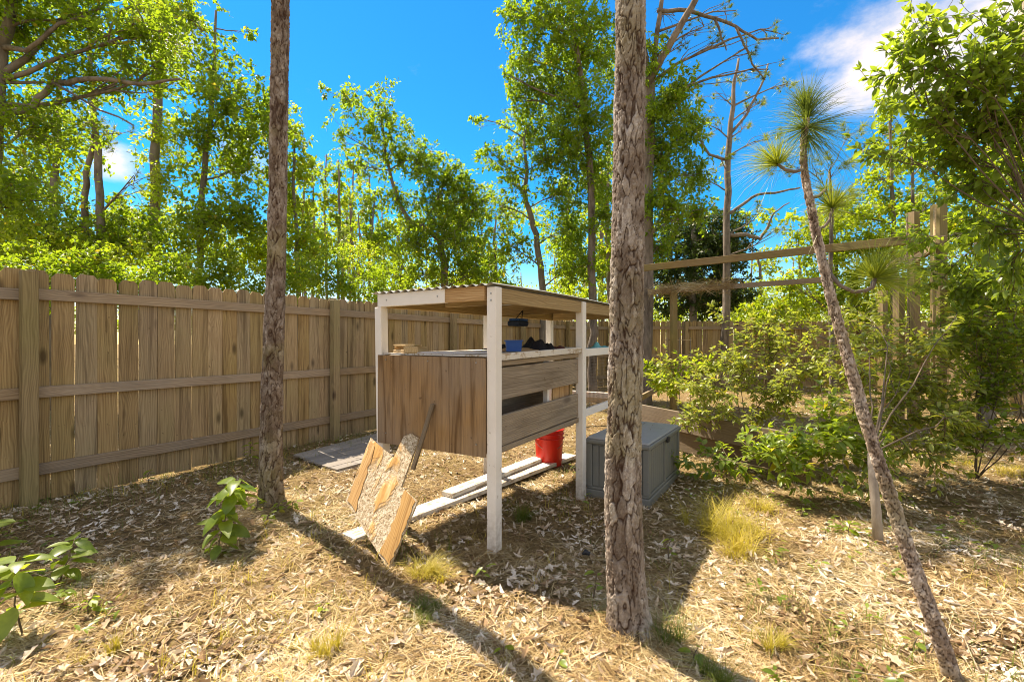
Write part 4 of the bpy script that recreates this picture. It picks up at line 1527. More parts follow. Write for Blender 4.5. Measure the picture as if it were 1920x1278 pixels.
tree('thin dark-stemmed sapling close beside the slender yellow-green tree', 8.0,
     [(1712, 640, 8), (1712, 480, 7), (1711, 330, 5), (1712, 190, 3)],
     [(1735, 300, 34, 30, .6), (1700, 260, 26, 30, .4), (1740, 380, 50, 40, .7), (1720, 440, 50, 40, .7)],
     M['oak'], M['barkoak'], seed=15, lsize=.09, group=tg)
tree('small crooked pine behind the sapling with yellow tufts on low branches', 8.5,
     [(1560, 640, 9), (1556, 500, 8), (1560, 400, 6), (1555, 320, 4)],
     [(1560, 300, 45, 36, .9), (1590, 250, 34, 24, .6), (1530, 400, 50, 44, .9), (1580, 380, 50, 40, .8), (1480, 310, 40, 24, .4)],
     M['needley'], M['barkfar'], 'pine', seed=16, lsize=.22, group=tg)
tree('rounded light green tree filling the gap behind the frame posts', 10.5,
     [(1560, 640, 9), (1562, 560, 8), (1570, 480, 6)],
     [(1540, 450, 60, 50, 1.0), (1620, 520, 80, 50, 1.1), (1540, 560, 80, 40, 1.0), (1450, 580, 70, 30, .9), (1720, 540, 70, 60, 1.0), (1650, 580, 80, 30, 1.0), (1480, 530, 36, 40, .5)],
     M['bright'], M['barkoak'], seed=17, lsize=.09, group=tg)
tree('full leafy tree at the right edge reaching over the hidden fence', 6.2,
     [(1850, 760, 24), (1846, 600, 22), (1838, 440, 18), (1850, 300, 14), (1870, 180, 9)],
     [(1850, 330, 70, 60, .9), (1900, 420, 70, 70, 1.0), (1820, 440, 60, 60, .8), (1890, 540, 80, 60, 1.0), (1830, 560, 60, 50, .8), (1780, 350, 40, 40, .6), (1900, 250, 60, 60, .9), (1960, 300, 70, 100, .9), (1970, 500, 70, 100, .9), (1900, 640, 70, 50, .8), (1800, 630, 50, 40, .8), (1790, 430, 50, 50, .9), (1770, 540, 50, 50, .9), (1950, 620, 60, 80, 1.0), (1850, 690, 60, 40, .9), (1780, 270, 40, 40, .6)],
     M['bright'], M['barkoak'], seed=18, lsize=.075, group=tg, twigs=6)
tree('young pine far behind the fence at the left with a bare lower stem', 12.0,
     [(640, 600, 4), (642, 520, 4), (645, 440, 3)],
     [(645, 440, 16, 20, .6)], M['needle'], M['barkfar'], 'pine', seed=19, lsize=.25, group=tg)


# ------------------------------------------------------------------ undergrowth and far woods (masses nobody could count)
def mass(name, label, items, leaf, lsize, seed):
    rn = np.random.default_rng(seed)
    parts = []
    for (x, y, rx, ry, dens, Z) in items:
        c = S(x, y, Z)
        RX, RZ = rx * Z / F, ry * Z / F
        la = (lsize * F / Z) ** 2 * 0.13
        per = 22
        ncl = max(3, int(PI * rx * ry / la * 1.25 * dens / per))
        A_, ax_, L_, P, axr = sprays(c, (RX, min(RX, 1.2), RZ), ncl, per, max(0.3, .04 * Z), rn)
        P[:, 2] = np.maximum(P[:, 2], 0.02)
        parts.append(spray_leaves(P, axr, lsize, rn))
    V, Fc = join(parts)
    o = obj(name, npmesh(name, V, Fc, False), leaf)
    o['kind'] = 'stuff'
    o['label'] = label
    return o


r_ = random.Random(5)
it = []
for x in range(-60, 740, 55):
    zf_ = 5.927 / (0.602 - (x - 960) / F)
    it.append((x, 520 + x * .03 + r_.uniform(-20, 10), 50, 60, .8, zf_ + 2.0 + r_.uniform(-.3, 1.0)))
    it.append((x + 20, 450 + r_.uniform(-20, 20) + x * .05, 45, 34, .45, zf_ + 3.5 + r_.uniform(-.3, 1.0)))
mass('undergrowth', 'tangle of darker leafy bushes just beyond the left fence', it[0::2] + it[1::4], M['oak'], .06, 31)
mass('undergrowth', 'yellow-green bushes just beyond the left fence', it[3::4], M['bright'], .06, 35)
it = []
for x in range(730, 1180, 45):
    it.append((x, 560 + r_.uniform(-10, 10), 44, 34, .9, 15 + r_.uniform(-1, 2)))
for x in range(1230, 1980, 60):
    it.append((x, 585 + r_.uniform(-10, 10), 50, 28, .7, 14.5 + r_.uniform(-1, 2)))
mass('undergrowth', 'sunlit bushes beyond the distant fence', it, M['bright'], .11, 32)
it = []
for x in range(-900, 2900, 60):
    Z_ = 34 + r_.uniform(-6, 10)
    it.append((x, 600 + r_.uniform(-10, 14), 50, 26, .55, Z_))
mass('distant_woods', 'pale line of distant woods at the horizon', it, M['bright'], .28, 33)
b = MB()
for i in range(90):
    x = r_.uniform(-400, 2300)
    Z_ = r_.uniform(20, 38)
    p = S(x, 600, Z_)
    hgt = r_.uniform(5, 9.5)
    b.tube([(p.x, p.y, 0), (p.x + r_.uniform(-.3, .3), p.y, hgt * .5), (p.x + r_.uniform(-.5, .5), p.y, hgt)], [0.09, 0.07, 0.03], 5)
o = b.build('distant_trunks', M['barkfar'], None, True)
o['kind'] = 'stuff'
o['label'] = 'thin distant pine trunks seen through the gaps in the leaves'
it = []
for i in range(170):
    x = r_.uniform(-400, 2300)
    it.append((x, r_.uniform(390, 575), 28, 26, .42, r_.uniform(18, 32)))
mass('distant_woods', 'scattered distant treetops between the slim trunks', it, M['bright'], .2, 34)


# ------------------------------------------------------------------ near trunks with plated bark
def near_trunk(t, pts, rad, seg, dl, seed, cw=0.036, chh=0.105, amp=0.0075, matl=None):
    """bark plates as relief; pts/rad control the axis, dl = ring spacing"""
    rn = np.random.default_rng(seed)
    pts = np.array([tuple(p) for p in pts])
    cum = np.concatenate([[0], np.cumsum(np.linalg.norm(np.diff(pts, axis=0), axis=1))])
    n = int(cum[-1] / dl)
    s = np.linspace(0, cum[-1], n)
    # smooth interpolation
    A = np.stack([np.interp(s, cum, pts[:, k]) for k in range(3)], -1)
    ker = np.ones(41) / 41
    if n > 200:
        for k in range(3):
            pad = np.pad(A[:, k], 20, mode='reflect', reflect_type='odd')
            A[:, k] = np.convolve(pad, ker, 'valid')
    Rr = np.interp(s, cum, rad)
    th = np.linspace(0, 2 * PI, seg, endpoint=False)
    R0 = float(np.mean(rad))
    nc = max(6, int(round(2 * PI * R0 / cw)))
    nr = int(cum[-1] / chh) + 3
    SS, TH = np.meshgrid(s, th, indexing='ij')
    U0 = TH / (2 * PI)

    def vnoise(fu, fv):
        """value noise, periodic around the trunk"""
        fu = max(3, int(round(fu)))
        g = rn.uniform(-1, 1, (int(cum[-1] * fv) + 4, fu))
        a, b_ = U0 * fu, SS * fv
        ia, ib = np.floor(a).astype(int), np.floor(b_).astype(int)
        ta, tb = a - ia, b_ - ib
        ta, tb = ta * ta * (3 - 2 * ta), tb * tb * (3 - 2 * tb)
        q00, q10 = g[ib, ia % fu], g[ib, (ia + 1) % fu]
        q01, q11 = g[ib + 1, ia % fu], g[ib + 1, (ia + 1) % fu]
        return (q00 * (1 - ta) + q10 * ta) * (1 - tb) + (q01 * (1 - ta) + q11 * ta) * tb

    def cells(cwid, chei, warp):
        nc = max(5, int(round(2 * PI * R0 / cwid)))
        nr = int(cum[-1] / chei) + 6
        jx = rn.uniform(-.48, .48, (nr, nc))
        jy = rn.uniform(-.48, .48, (nr, nc))
        cv_ = rn.random((nr, nc))
        u = (U0 * nc + warp * (vnoise(nc * 1.3, 1 / chei * 1.6) * .55 + vnoise(nc * 3, 4 / chei) * .28)) % nc
        v = SS / chei + 2 + warp * (vnoise(nc * 1.5, 1.2 / chei) * .5 + vnoise(nc * 3, 4 / chei) * .16)
        iu, iv = np.floor(u).astype(int), np.floor(v).astype(int)
        F1 = np.full(u.shape, 9.0)
        F2 = np.full(u.shape, 9.0)
        val = np.zeros(u.shape)
        for dy in (-1, 0, 1):
            for dx in (-1, 0, 1):
                cx, cy = iu + dx, iv + dy
                cym, cxm = np.clip(cy, 0, nr - 1), cx % nc
                px = cx + 0.5 + jx[cym, cxm]
                py = cy + 0.5 + jy[cym, cxm]
                dd = np.hypot(px - u, py - v)
                c_ = dd < F1
                F2 = np.where(c_, F1, np.minimum(F2, dd))
                val = np.where(c_, cv_[cym, cxm], val)
                F1 = np.where(c_, dd, F1)
        return F2 - F1, val

    e1, v1 = cells(cw, chh, 1.0)
    e2, v2 = cells(cw * .5, chh * .34, 1.3)
    wdt = 0.10 + 0.10 * vnoise(6, 9)
    fur = 1 - np.clip((e1 - 0.02) / np.maximum(wdt, .03), 0, 1)
    fur2 = 1 - np.clip(e2 / 0.12, 0, 1)
    furrow = np.clip(fur + 0.35 * fur2 * (vnoise(5, 7) > -.2), 0, 1)
    rough_ = rn.normal(size=SS.shape)
    rough_ = (rough_ + np.roll(rough_, 1, 0) + np.roll(rough_, 1, 1) + np.roll(rough_, -1, 0)) / 4
    big = vnoise(7, 5)
    disp = amp * (-1.15 * fur - 0.35 * fur2 + 0.55 * v1 + 0.5 * v2 + 0.30 * rough_ + 0.45 * big + 0.25 * vnoise(40, 60)) - amp * 0.5
    val = np.clip(0.42 * v1 + 0.38 * v2 + 0.12 + 0.18 * big, 0, 1)
    T_ = norm(np.gradient(A, axis=0))
    a0 = norm(np.cross(T_, np.array([0.0, 1.0, 0.0])))
    b0 = np.cross(T_, a0)
    r2 = Rr[:, None] + disp + Rr[:, None] * 0.05 * np.sin(TH * 2 + SS * 1.7)
    P = A[:, None, :] + r2[..., None] * (np.cos(TH)[..., None] * a0[:, None, :] + np.sin(TH)[..., None] * b0[:, None, :])
    i = np.arange(n - 1)[:, None]
    k = np.arange(seg)[None, :]
    k2 = (k + 1) % seg
    Fc = np.stack([i * seg + k, i * seg + k2, (i + 1) * seg + k2, (i + 1) * seg + k], -1).reshape(-1, 4)
    me = npmesh('trunk', P.reshape(-1, 3), Fc, True)
    for nm_, arr in (('plate', np.clip(val + .06 * rn.normal(size=val.shape), 0, 1)), ('furrow', furrow)):
        at = me.attributes.new(nm_, 'FLOAT', 'POINT')
        at.data.foreach_set('value', arr.astype(np.float32).ravel())
    return obj('trunk', me, matl or M['bark'], t)


def pine_crown(t, top, seed):
    rn = np.random.default_rng(seed)
    r = random.Random(seed)
    b = MB()
    top = Vector(top)
    lo = Vector((top.x, top.y, 4.2 if top.z > 5 else 2))
    tips = []
    for i in range(16):
        z = top.z - r.uniform(0, 2.2)
        a = r.uniform(0, 2 * PI)
        e_ = Vector((top.x + math.cos(a) * r.uniform(.5, 1.5), top.y + math.sin(a) * r.uniform(.5, 1.5), z + r.uniform(.1, .7)))
        b.tube(bend((top.x, top.y, z), e_, 4, .1, r), [.03, .025, .02, .014, .006], 5, False)
        tips.append(e_)
        for j in range(3):
            tips.append(e_ + Vector((r.uniform(-.3, .3), r.uniform(-.3, .3), r.uniform(-.2, .3))))
    b.build('limbs', M['barkfar'], t, True)
    P = np.array([tuple(p) for p in tips])
    D = P - np.array((top.x, top.y, top.z - 1.5))
    V, Fc = needle_tuft(P, D, 0.28, 60, 0.004, 0.55, rn)
    obj('crown', npmesh('crown', V, Fc), M['needle'], t)


def big_pine(label, Z, px, seed, seg, dl, toph, **kw):
    pts = [S(x, y, Z) for x, y, w_ in px]
    rad = [w_ * Z / F / 2 for x, y, w_ in px]
    pts[0].z = -0.04
    t = thing('pine_tree', label, 'tree', (pts[0].x, pts[0].y, 0))
    near_trunk(t, pts, rad, seg, dl, seed, **kw)
    b = MB()
    p = pts[-1]
    top = Vector((p.x + .1, p.y, toph))
    b.tube([p - Vector((0, 0, .02)), p.lerp(top, .5) + Vector((.03, 0, 0)), top], [rad[-1] * .97, rad[-1] * .75, rad[-1] * .3], 14)
    b.build('upper_trunk', M['barkfar'], t, True)
    pine_crown(t, top, seed)
    return t


big_pine('large near pine trunk with flaky plated bark, standing right of the coop', 2.02,
         [(1182, 1214, 126), (1179, 1188, 98), (1176, 1140, 76), (1172, 1060, 68), (1169, 950, 66), (1168, 850, 62), (1171, 750, 60), (1174, 650, 58), (1176, 500, 58), (1178, 380, 58), (1180, 200, 57), (1182, 0, 56), (1184, -120, 55)],
         41, 140, 0.0042, 9.5, cw=.038, chh=.135, amp=.0062)
big_pine('slimmer near pine trunk in front of the left picket fence', 3.58,
         [(508, 955, 56), (508, 935, 44), (508, 900, 39), (509, 800, 37), (511, 700, 36), (515, 600, 35), (519, 480, 34), (522, 300, 32), (525, 100, 30), (526, -60, 29)],
         42, 100, 0.0065, 9.0, cw=.042, chh=.14, amp=.007, matl=M['barkdark'])


# ------------------------------------------------------------------ leaning pine sapling
def sapling():
    px = [(1797, 1300, 40, 1.70), (1785, 1262, 37, 1.70), (1765, 1200, 35, 1.71), (1735, 1120, 32, 1.72), (1705, 1040, 30, 1.74), (1682, 970, 28, 1.76), (1662, 910, 27, 1.78), (1640, 840, 25, 1.80), (1617, 770, 24, 1.83), (1598, 700, 22, 1.86), (1575, 620, 20, 1.88), (1553, 540, 18, 1.9),
          (1537, 470, 17, 1.92), (1522, 400, 16, 1.94), (1510, 340, 15, 1.95), (1504, 290, 14, 1.96), (1508, 250, 14, 1.96), (1512, 222, 12, 1.96)]
    pts = [S(x, y, Z) for x, y, w_, Z in px]
    rad = [w_ * Z / F / 2 * .82 for x, y, w_, Z in px]
    pts[0].z = -0.04
    t = thing('pine_sapling', 'leaning scaly young pine with bristling needle tufts, front right', 'sapling', (pts[0].x, pts[0].y, 0))
    near_trunk(t, pts, rad, 44, 0.005, 77, cw=.02, chh=.03, amp=.0048, matl=M['barksap'])
    rn = np.random.default_rng(5)
    r = random.Random(4)
    b = MB()

    def br(ps, w0, w1):
        q = [S(x, y, Z) for x, y, Z in ps]
        b = MB()
        b.tube(q, [(w0 + (w1 - w0) * i / (len(q) - 1)) for i in range(len(q))], 7)
        b.build('branch', M['barkfar'], t, True)
        return q
    tufts = []
    tufts.append((pts[-1], Vector((.1, 0, 1)), 0.23, 300, .5))
    tufts.append((pts[-1] - Vector((0, 0, .03)), Vector((1, .2, .15)), 0.29, 170, .55))
    tufts.append((pts[-1] - Vector((0, 0, .04)), Vector((-.9, -.2, -.05)), 0.25, 150, .55))
    tufts.append((pts[-1] - Vector((0, 0, .07)), Vector((.1, -.4, -.8)), 0.22, 90, .5))
    tufts.append((pts[-1] + Vector((0, 0, .04)), Vector((0, 0, 1)), 0.20, 300, .45))
    q = br([(1507, 318, 1.95), (1490, 322, 1.93), (1472, 318, 1.92), (1458, 308, 1.92)], .007, .006)
    tufts.append((q[-1], Vector((-.5, 0, .8)), 0.22, 380, .7))
    q = br([(1531, 430, 1.93), (1545, 425, 1.95), (1556, 412, 1.96), (1560, 390, 1.97)], .006, .006)
    tufts.append((q[-1], Vector((.1, 0, 1)), 0.20, 380, .7))
    q = br([(1556, 512, 1.9), (1575, 535, 1.88), (1600, 547, 1.87), (1622, 545, 1.86), (1636, 538, 1.86), (1640, 522, 1.86)], .007, .009)
    tufts.append((q[-1], Vector((.15, 0, 1)), 0.24, 400, .6))
    tufts.append((q[-1], Vector((1, 0, .25)), 0.25, 240, .45))
    q = br([(1516, 372, 1.94), (1535, 368, 1.97), (1548, 356, 2.0)], .007, .007)
    tufts.append((q[-1], Vector((.3, .5, .7)), 0.15, 90, .6))
    for i, (p, d, L_, nn, sp) in enumerate(tufts):
        V, Fc = needle_tuft(np.array([tuple(p)]), np.array([tuple(d)]), L_, nn, .0019, sp, rn)
        o = obj('needle_tuft', npmesh('needle_tuft', V, Fc), M['needle'] if i < 5 else M['needley'], t)
        o['kind'] = 'stuff'


sapling()

# ------------------------------------------------------------------ near shrubs with leaves as objects
LT = [leaf_template(0.19, 0.22, 0, 0.14, 6, s_) for s_ in range(3)] + [leaf_template(0.16, 0.4, 0, 0.2, 6, 9)]
LTW = [leaf_template(0.24, 0.18, 0, 0.12, 6, s_) for s_ in range(3)] + [leaf_template(0.22, 0.35, 0, 0.18, 6, 9)]


T_MID = leaf_template(0.22, 0.25, 0, 0.14, 4, 2)


def leafy(name, label, cat, base, stems, leafm, stemm, lsize, seed, nparts=280, group=None, spacing=0.03, tmpls=LT, hang=0.15, whorl=False, base_tube=None):
    """stems: list of polylines (Vectors); twigs with alternate leaves"""
    rn = np.random.default_rng(seed)
    t = thing(name, label, cat, base, group)
    b = MB()
    P, D, Nn, Sz = [], [], [], []
    for pl_, r0 in stems:
        b.tube(pl_, [max(.0015, r0 * (1 - .75 * i / (len(pl_) - 1))) for i in range(len(pl_))], 5, False)
    if base_tube:
        b0 = MB()
        for pl_, rr_ in base_tube:
            b0.tube(pl_, rr_, 9)
        b0.build('trunk', M['barkpale'], t, True)
    for pl_, r0 in stems:
        if r0 > 0.006:
            continue
        k = 0
        tot = 0
        for a, c in zip(pl_[:-1], pl_[1:]):
            seg = c - a
            m = max(1, int(seg.length / spacing))
            for j in range(m):
                p = a.lerp(c, (j + .5) / m)
                ax = seg.normalized()
                side = ax.cross(Vector((0, 0, 1)))
                if side.length < .1:
                    side = Vector((1, 0, 0))
                side.normalize()
                an = (PI if k % 2 else 0) + rn.uniform(-.9, .9)
                sd = side * math.cos(an) + side.cross(ax) * math.sin(an)
                d = ax * rn.uniform(.3, .8) + sd * 1.0 + Vector((0, 0, -hang + rn.uniform(-.2, .2)))
                nrm = Vector((rn.normal() * .35, rn.normal() * .35, 1.0))
                P.append(tuple(p)); D.append(tuple(d)); Nn.append(tuple(nrm)); Sz.append(lsize * rn.uniform(.6, 1.2))
                k += 1
        for j in range(4):
            ax = (pl_[-1] - pl_[-2]).normalized()
            d = ax + Vector((rn.normal(), rn.normal(), rn.normal() * .6)) * .6
            P.append(tuple(pl_[-1])); D.append(tuple(d)); Nn.append((rn.normal() * .3, rn.normal() * .3, 1)); Sz.append(lsize * rn.uniform(.6, 1.0))
    b.build('stems', stemm, t, True)
    P, D, Nn, Sz = np.array(P), np.array(D), np.array(Nn), np.array(Sz)
    R = frames(D, Nn)
    dist = np.linalg.norm(P - np.array((0, 0, CH)), axis=1)
    order = np.argsort(dist / Sz)
    vis = np.abs(P[:, 0] / np.maximum(P[:, 1], .1)) < 1.13
    order = np.concatenate([order[vis[order]], order[~vis[order]]])
    near = order[:nparts]
    rest = order[nparts:]
    meshes = []
    for q_, tm in enumerate(tmpls):
        me = npmesh('leaf', tm[0], tm[1], True)
        me.materials.append(leafm)
        meshes.append(me)
    for j, i in enumerate(near):
        m = Matrix(R[i].tolist()).to_4x4() @ Matrix.Diagonal((Sz[i], Sz[i], Sz[i], 1))
        m.translation = Vector(P[i])
        obj('leaf', meshes[j % len(meshes)], None, t, m)
    if len(rest):
        parts = []
        parts.append(bake(T_MID, R[rest], P[rest], Sz[rest]))
        V, Fc = join(parts)
        o = obj('foliage', npmesh('foliage', V, Fc, True), leafm, t)
        o['kind'] = 'stuff'
    return t


def shrub_stems(root, blobs, r, n_main=2, n_sub=5, n_twig=5, tw=0.16, sag=0.12):
    """blobs: (px,py,rx,ry,Z,ntw)"""
    stems = []
    for (x, y, rx, ry, Z, ntw) in blobs:
        c = S(x, y, Z)
        c.z = max(c.z, .12)
        RX, RZ = rx * Z / F, ry * Z / F
        main = bend(root, c, 7, .09, r, -0.05)
        stems.append((main, 0.0065))
        for i in range(ntw):
            while True:
                v = Vector((r.uniform(-1, 1), r.uniform(-1, 1), r.uniform(-1, 1)))
                if v.length < 1:
                    break
            e_ = c + Vector((v.x * RX, v.y * (RX + RZ) * .45, v.z * RZ))
            e_.z = max(e_.z, 0.05)
            st = main[r.randrange(4, 8)]
            sub = bend(st, e_, 5, .10, r, sag * r.uniform(-.5, 1))
            stems.append((sub, 0.0042))
            for j in range(n_twig):
                s2 = sub[r.randrange(2, 6)]
                d = (e_ - st).normalized() + Vector((r.uniform(-1, 1), r.uniform(-1, 1), r.uniform(-.7, .8))) * .9
                stems.append((bend(s2, s2 + d.normalized() * tw * r.uniform(.6, 1.5), 3, .12, r, sag), 0.0024))
    return stems


r0_ = random.Random(11)
root = G(1400, 842)
leafy('shrub', 'sprawling pale-leaved shrub arching over the raised bed boards', 'shrub', (root.x, root.y, 0),
      shrub_stems((root.x, root.y, 0), [(1340, 740, 85, 50, 4.7, 10), (1400, 680, 80, 55, 4.9, 12), (1450, 630, 75, 45, 5.0, 9), (1290, 785, 40, 26, 4.6, 3), (1460, 740, 80, 55, 4.6, 12), (1530, 670, 65, 65, 4.8, 10), (1390, 618, 60, 26, 5.2, 4), (1285, 705, 50, 34, 4.9, 4), (1240, 700, 30, 26, 5.3, 3), (1400, 790, 60, 20, 4.6, 3)], r0_, n_twig=6),
      M['shrub'], M['twig'], 0.068, 51, 290, spacing=.027)
root = G(1500, 900)
leafy('shrub', 'low bright shrub with upright leaf clusters in front of the leaning sapling', 'shrub', (root.x, root.y, 0),
      shrub_stems((root.x, root.y, 0), [(1500, 825, 60, 50, 3.7, 8), (1540, 800, 60, 50, 3.7, 8), (1440, 855, 60, 28, 3.7, 4), (1580, 850, 50, 34, 3.5, 6), (1380, 868, 60, 20, 3.9, 3), (1310, 862, 50, 14, 4.1, 3), (1470, 870, 60, 22, 3.6, 4)], r0_),
      M['bigleaf'], M['twiglight'], 0.082, 52, 290, tmpls=LTW)
root = G(1647, 1022)
st_b = [Vector((root.x, root.y, -.03)), S(1643, 960, root.y), S(1637, 900, root.y + .03), S(1633, 850, root.y + .1)]
leafy('shrub', 'tangled shrub on a thin pale trunk behind the leaning sapling', 'shrub', (root.x, root.y, 0),
      shrub_stems(st_b[-1], [(1620, 690, 65, 65, 4.2, 10), (1680, 770, 75, 65, 4.0, 13), (1740, 700, 70, 65, 4.1, 12), (1700, 845, 80, 45, 3.7, 10), (1640, 630, 55, 45, 4.4, 6), (1770, 790, 60, 60, 3.9, 9), (1600, 585, 60, 40, 4.8, 5), (1600, 760, 40, 50, 3.9, 5), (1780, 640, 50, 50, 4.2, 6), (1620, 860, 50, 30, 3.4, 4)], r0_, n_twig=6),
      M['shrub'], M['twig'], 0.070, 53, 290, spacing=.028, base_tube=[(st_b, [.030, .027, .025, .020])])
root = G(1830, 900)
leafy('shrub', 'dark leafy shrub filling the right edge beneath the full leafy tree', 'shrub', (root.x, root.y, 0),
      shrub_stems((root.x, root.y, 0), [(1840, 630, 65, 65, 4.0, 10), (1890, 700, 65, 65, 3.9, 9), (1820, 740, 60, 50, 4.1, 8), (1900, 600, 55, 65, 4.0, 9), (1850, 825, 75, 34, 3.8, 6), (1930, 780, 40, 80, 3.7, 6), (1850, 540, 60, 50, 4.2, 6)], r0_, n_twig=6),
      M['bigleaf'], M['twig'], 0.072, 54, 290, spacing=.028, tmpls=LTW)
# overhanging broad-leaved tree at the top right, its trunk just outside the picture
root = Vector((3.75, 3.1, 0))
bt = [Vector((root.x, root.y, -.03)), root + Vector((-.02, 0, .6)), root + Vector((-.07, 0, 1.3)), root + Vector((-.10, .03, 2.0)), root + Vector((-.2, .05, 2.7)), root + Vector((-.25, .05, 3.6))]
stm = shrub_stems(bt[3], [(1740, 90, 55, 36, 3.15, 7), (1800, 140, 60, 44, 3.2, 11), (1870, 80, 50, 60, 3.1, 9), (1750, 190, 66, 44, 3.3, 12), (1840, 220, 70, 55, 3.3, 13), (1910, 190, 40, 80, 3.2, 10), (1690, 130, 40, 24, 3.2, 4), (1780, 270, 66, 40, 3.5, 11), (1890, 320, 70, 60, 3.4, 14), (1660, 270, 40, 36, 3.6, 5), (1950, 60, 60, 90, 3.1, 9), (1850, 420, 60, 50, 3.6, 9), (1900, 480, 50, 50, 3.5, 7), (1820, 330, 50, 40, 3.5, 6), (1770, 520, 50, 40, 4.2, 9), (1725, 440, 36, 30, 4.4, 5), (1860, 540, 50, 40, 4.0, 7), (1740, 30, 50, 10, 3.1, 3)], r0_, tw=.15, sag=.15)
root2 = G(1960, 905)
leafy('shrub', 'tall airy shrub at the far right edge in front of the hidden fence', 'shrub', (root2.x, root2.y, 0),
      shrub_stems((root2.x, root2.y, 0), [(1900, 520, 60, 60, 4.6, 12), (1860, 620, 60, 50, 4.7, 10), (1940, 420, 60, 60, 4.6, 10), (1800, 560, 50, 50, 4.8, 9), (1930, 650, 50, 60, 4.4, 9), (1760, 640, 50, 40, 4.8, 7)], r0_, n_twig=6),
      M['shrub'], M['twig'], 0.075, 58, 290, spacing=.03, tmpls=LTW)
leafy('broadleaf_tree', 'broad-leaved tree reaching in from beyond the top right corner', 'tree', (root.x, root.y, 0), stm,
      M['canopy'], M['twig'], 0.080, 55, 295, tmpls=LTW, hang=.9, spacing=.042, base_tube=[(bt, [.055, .05, .046, .04, .03, .02])])
# garden plants in the bed
root = G(1300, 760)
leafy('garden_plant', 'bright bushy plant growing in the raised bed near the pine trunk', 'plant', (root.x, root.y, .3),
      shrub_stems((root.x, root.y, .3), [(1250, 690, 40, 20, 7.0, 6), (1300, 690, 40, 26, 7.2, 7), (1225, 720, 24, 20, 6.9, 4), (1280, 725, 40, 16, 7.0, 4)], r0_),
      M['bright'], M['twig'], 0.10, 56, 120)

# ------------------------------------------------------------------ seedlings with large leaves
BL = [leaf_template(0.27, 0.25, 0, 0.10, 7, 3), leaf_template(0.24, 0.45, 0, 0.16, 7, 4), leaf_template(0.30, 0.12, 0, 0.08, 7, 5)]


def seedling(label, base, tip, nleaf, size, seed, matl='canopy', name='seedling', group=None, droop=.3, start=.25, bow=.15):
    r = random.Random(seed)
    base = Vector(base)
    t = thing(name, label, 'seedling', (base.x, base.y, base.z), group)
    pl_ = [base - Vector((0, 0, .02))] + bend(base, tip, 6, bow, r)[1:]
    b = MB()
    b.tube(pl_, [.004, .0038, .0034, .003, .0026, .002, .0012], 6)
    b.build('stem', M['twig'], t, True)
    ms = []
    for tm in BL:
        me = npmesh('leaf', tm[0], tm[1], True)
        me.materials.append(M[matl])
        ms.append(me)
    for i in range(nleaf):
        f = start + (1 - start) * (i + .5) / nleaf
        q = f * 6
        a = pl_[min(5, int(q))].lerp(pl_[min(6, int(q) + 1)], q - int(q))
        an = i * 2.4 + r.uniform(-.4, .4)
        d = Vector((math.cos(an), math.sin(an), r.uniform(-droop, .35)))
        nrm = Vector((r.uniform(-.3, .3), r.uniform(-.4, .2), 1))
        R = frames(np.array([d]), np.array([nrm]))[0]
        s_ = size * r.uniform(.65, 1.15)
        m = Matrix(R.tolist()).to_4x4() @ Matrix.Diagonal((s_, s_, s_, 1))
        m.translation = a + d.normalized() * .012
        obj('leaf', ms[i % 3], None, t, m)
    return t


bs = G(405, 1050)
seedling('tall leaning seedling with many large leaves left of the slim pine', (bs.x, bs.y, 0), S(448, 893, bs.y + .15), 34, .15, 61, droop=.8, start=.08)
bs = G(110, 1095)
seedling('spreading seedling with rounded leaves near the left edge, farther of two', (bs.x, bs.y, 0), S(140, 1010, bs.y + .05), 15, .12, 62)
bs = G(45, 1190)
seedling('bright broad-leaved seedling at the bottom left corner', (bs.x, bs.y, 0), S(35, 1045, bs.y), 20, .125, 63, droop=.8)
bs = G(-30, 1100)
seedling('plant reaching in from the left edge with two long pale leaves', (bs.x, bs.y, 0), S(-25, 975, bs.y), 9, .15, 64, droop=.1)
bs = G(500, 965)
for i, (x, y, sz) in enumerate([(478, 958, .055), (520, 962, .05), (548, 960, .05), (500, 985, .05)]):
    p = G(x, y)
    seedling(['low yellow-green sprig left of the slim pine base', 'low sprig directly before the slim pine base', 'low yellow-green sprig right of the slim pine base', 'lowest sprig in front of the slim pine base'][i], (p.x, p.y, 0), p + Vector((.02, 0, .09)), 9, sz, 70 + i, 'bright')
for i, (x, y, h, n_, sz, lb) in enumerate([
        (470, 870, .22, 10, .07, 'leafy sprig by the fence behind the slim pine'), (1112, 1130, .16, 5, .05, 'small sprout left of the large pine base'), (1255, 1055, .15, 5, .05, 'pale sprout in the shade right of the large pine'),
        (1040, 1250, .05, 4, .045, 'tiny two-leaved sprout at the bottom centre'), (935, 1245, .08, 6, .045, 'small sprout inside the narrow shadow at the bottom'), (1300, 1240, .06, 4, .05, 'small leafy sprout right of the large pine base'),
        (600, 1150, .05, 5, .04, 'tiny sprout in sunlit litter left of the leaning board'), (905, 1085, .08, 6, .05, 'small broad sprout at the foot of the near coop post'), (165, 1150, .08, 7, .05, 'small dark sprout between the left seedlings'),
        (1715, 1225, .07, 4, .05, 'small upright sprout left of the leaning sapling foot'), (705, 790, .25, 14, .06, 'green vine at the foot of the fence beside the coop'), (280, 905, .12, 8, .05, 'low weed beneath the left fence rail'),
        (1590, 1010, .12, 8, .055, 'low weed beside the pale thin trunk'), (1500, 975, .10, 8, .05, 'low weed in the shade right of the yellow grass')]):
    p = G(x, y)
    seedling(lb, (p.x, p.y, 0), p + Vector((.02, 0, h)), n_, sz, 80 + i, 'bigleaf' if i % 2 else 'bright')

